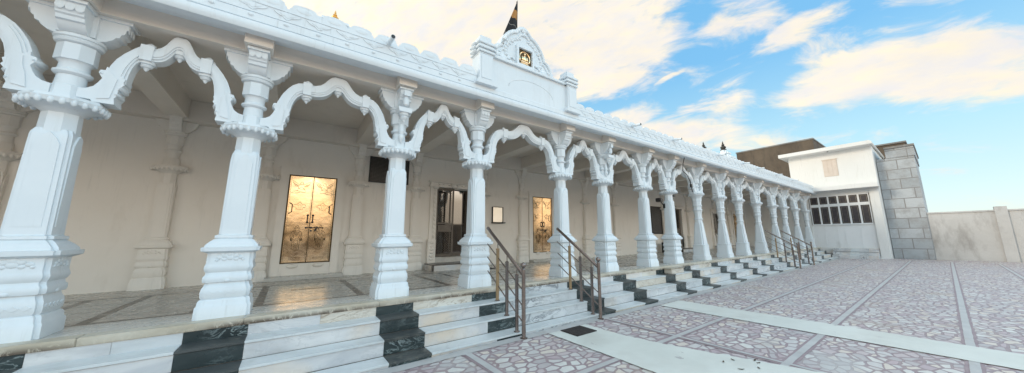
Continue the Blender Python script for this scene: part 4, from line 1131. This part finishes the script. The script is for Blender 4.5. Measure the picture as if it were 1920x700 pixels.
nz = noise(nt, stre.outputs[0], 5.5, 10, 0.62, .5)
dens = mth('ADD', acc, mth('MULTIPLY', mth('SUBTRACT', nz, .5), 2.3))
front = mth('MULTIPLY', mth('SUBTRACT', vdot(c0), .05), 6.0, True)
# clouds over the rest of the sky
nb_ = noise(nt, D, 2.2, 6, .55, .4)
dens_b = mth('MULTIPLY', mth('SUBTRACT', nb_, .32), 2.0)
mx = nd(nt, 'ShaderNodeMix', data_type='FLOAT'); nt.links.new(front, mx.inputs[0]); nt.links.new(dens_b, mx.inputs[2]); nt.links.new(dens, mx.inputs[3])
cov = nd(nt, 'ShaderNodeMapRange', interpolation_type='SMOOTHSTEP'); cov.inputs[1].default_value = .10; cov.inputs[2].default_value = .72
nt.links.new(mx.outputs[0], cov.inputs[0])
SKYMUL = 1.0
blue = mixc(nt, 1.0, sky.outputs[0], (1.0, 1.0, 1.0), 'MULTIPLY')
sepd = nd(nt, 'ShaderNodeSeparateXYZ'); nt.links.new(D, sepd.inputs[0])
# pale blue of the thin evening air, deeper overhead
el = ramp(nt, sepd.outputs[2], [(0.0, (4.3, 5.0, 4.9)), (.22, (2.75, 4.55, 5.2)), (.45, (1.2, 3.2, 5.2)), (1.0, (1.0, 3.0, 5.2))])
blue = mixc(nt, .82, blue, el)
cn = noise(nt, stre.outputs[0], 9, 5, .6)
cloudc = mixc(nt, ramp(nt, cn, [(.35, 0.0), (.7, 1.0)]), (4.55, 4.5, 4.6), (5.4, 4.9, 3.95))
big = noise(nt, mapping(nt, G, (1, 1.7, 1), (0, 0, -.4)), 2.1, 5, .6, .6)
cloudc = mixc(nt, ramp(nt, big, [(.35, 0.0), (.65, 1.0)]), cloudc, (1.13, 1.10, 1.02), 'MULTIPLY')
sg = mth('MULTIPLY', mth('SUBTRACT', vdot(Vector((-.75, .55, .45)).normalized()), .35), 1.6, True)
cloudc = mixc(nt, sg, cloudc, (1.22, 1.20, 1.12), 'MULTIPLY')
# unseen sky behind the viewer, brightened to light facade and verandah
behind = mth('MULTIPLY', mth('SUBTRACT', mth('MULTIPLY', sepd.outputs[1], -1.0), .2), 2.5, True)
fin = mixc(nt, cov.outputs[0], blue, cloudc)
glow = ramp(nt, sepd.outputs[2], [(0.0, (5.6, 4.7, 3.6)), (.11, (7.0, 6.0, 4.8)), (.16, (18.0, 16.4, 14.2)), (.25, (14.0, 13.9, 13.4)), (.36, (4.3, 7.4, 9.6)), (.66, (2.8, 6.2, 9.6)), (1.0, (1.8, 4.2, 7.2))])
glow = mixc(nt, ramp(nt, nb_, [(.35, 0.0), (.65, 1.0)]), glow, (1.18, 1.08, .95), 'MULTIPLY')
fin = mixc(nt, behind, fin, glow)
high = mixc(nt, ramp(nt, nb_, [(.35, 0.0), (.65, 1.0)]), (4.6, 5.1, 5.6), (7.6, 7.5, 7.2))  # unseen overhead cloud sheet, added for neutral light on the ground
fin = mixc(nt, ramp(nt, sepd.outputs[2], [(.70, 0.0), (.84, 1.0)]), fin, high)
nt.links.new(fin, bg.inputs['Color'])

sc.view_settings.view_transform = 'Standard'; sc.view_settings.look = 'None'; sc.view_settings.exposure = .66; sc.view_settings.gamma = 1
sc.view_settings.use_curve_mapping = False
sc.cycles.use_denoising = True
sc.cycles.max_bounces = 8
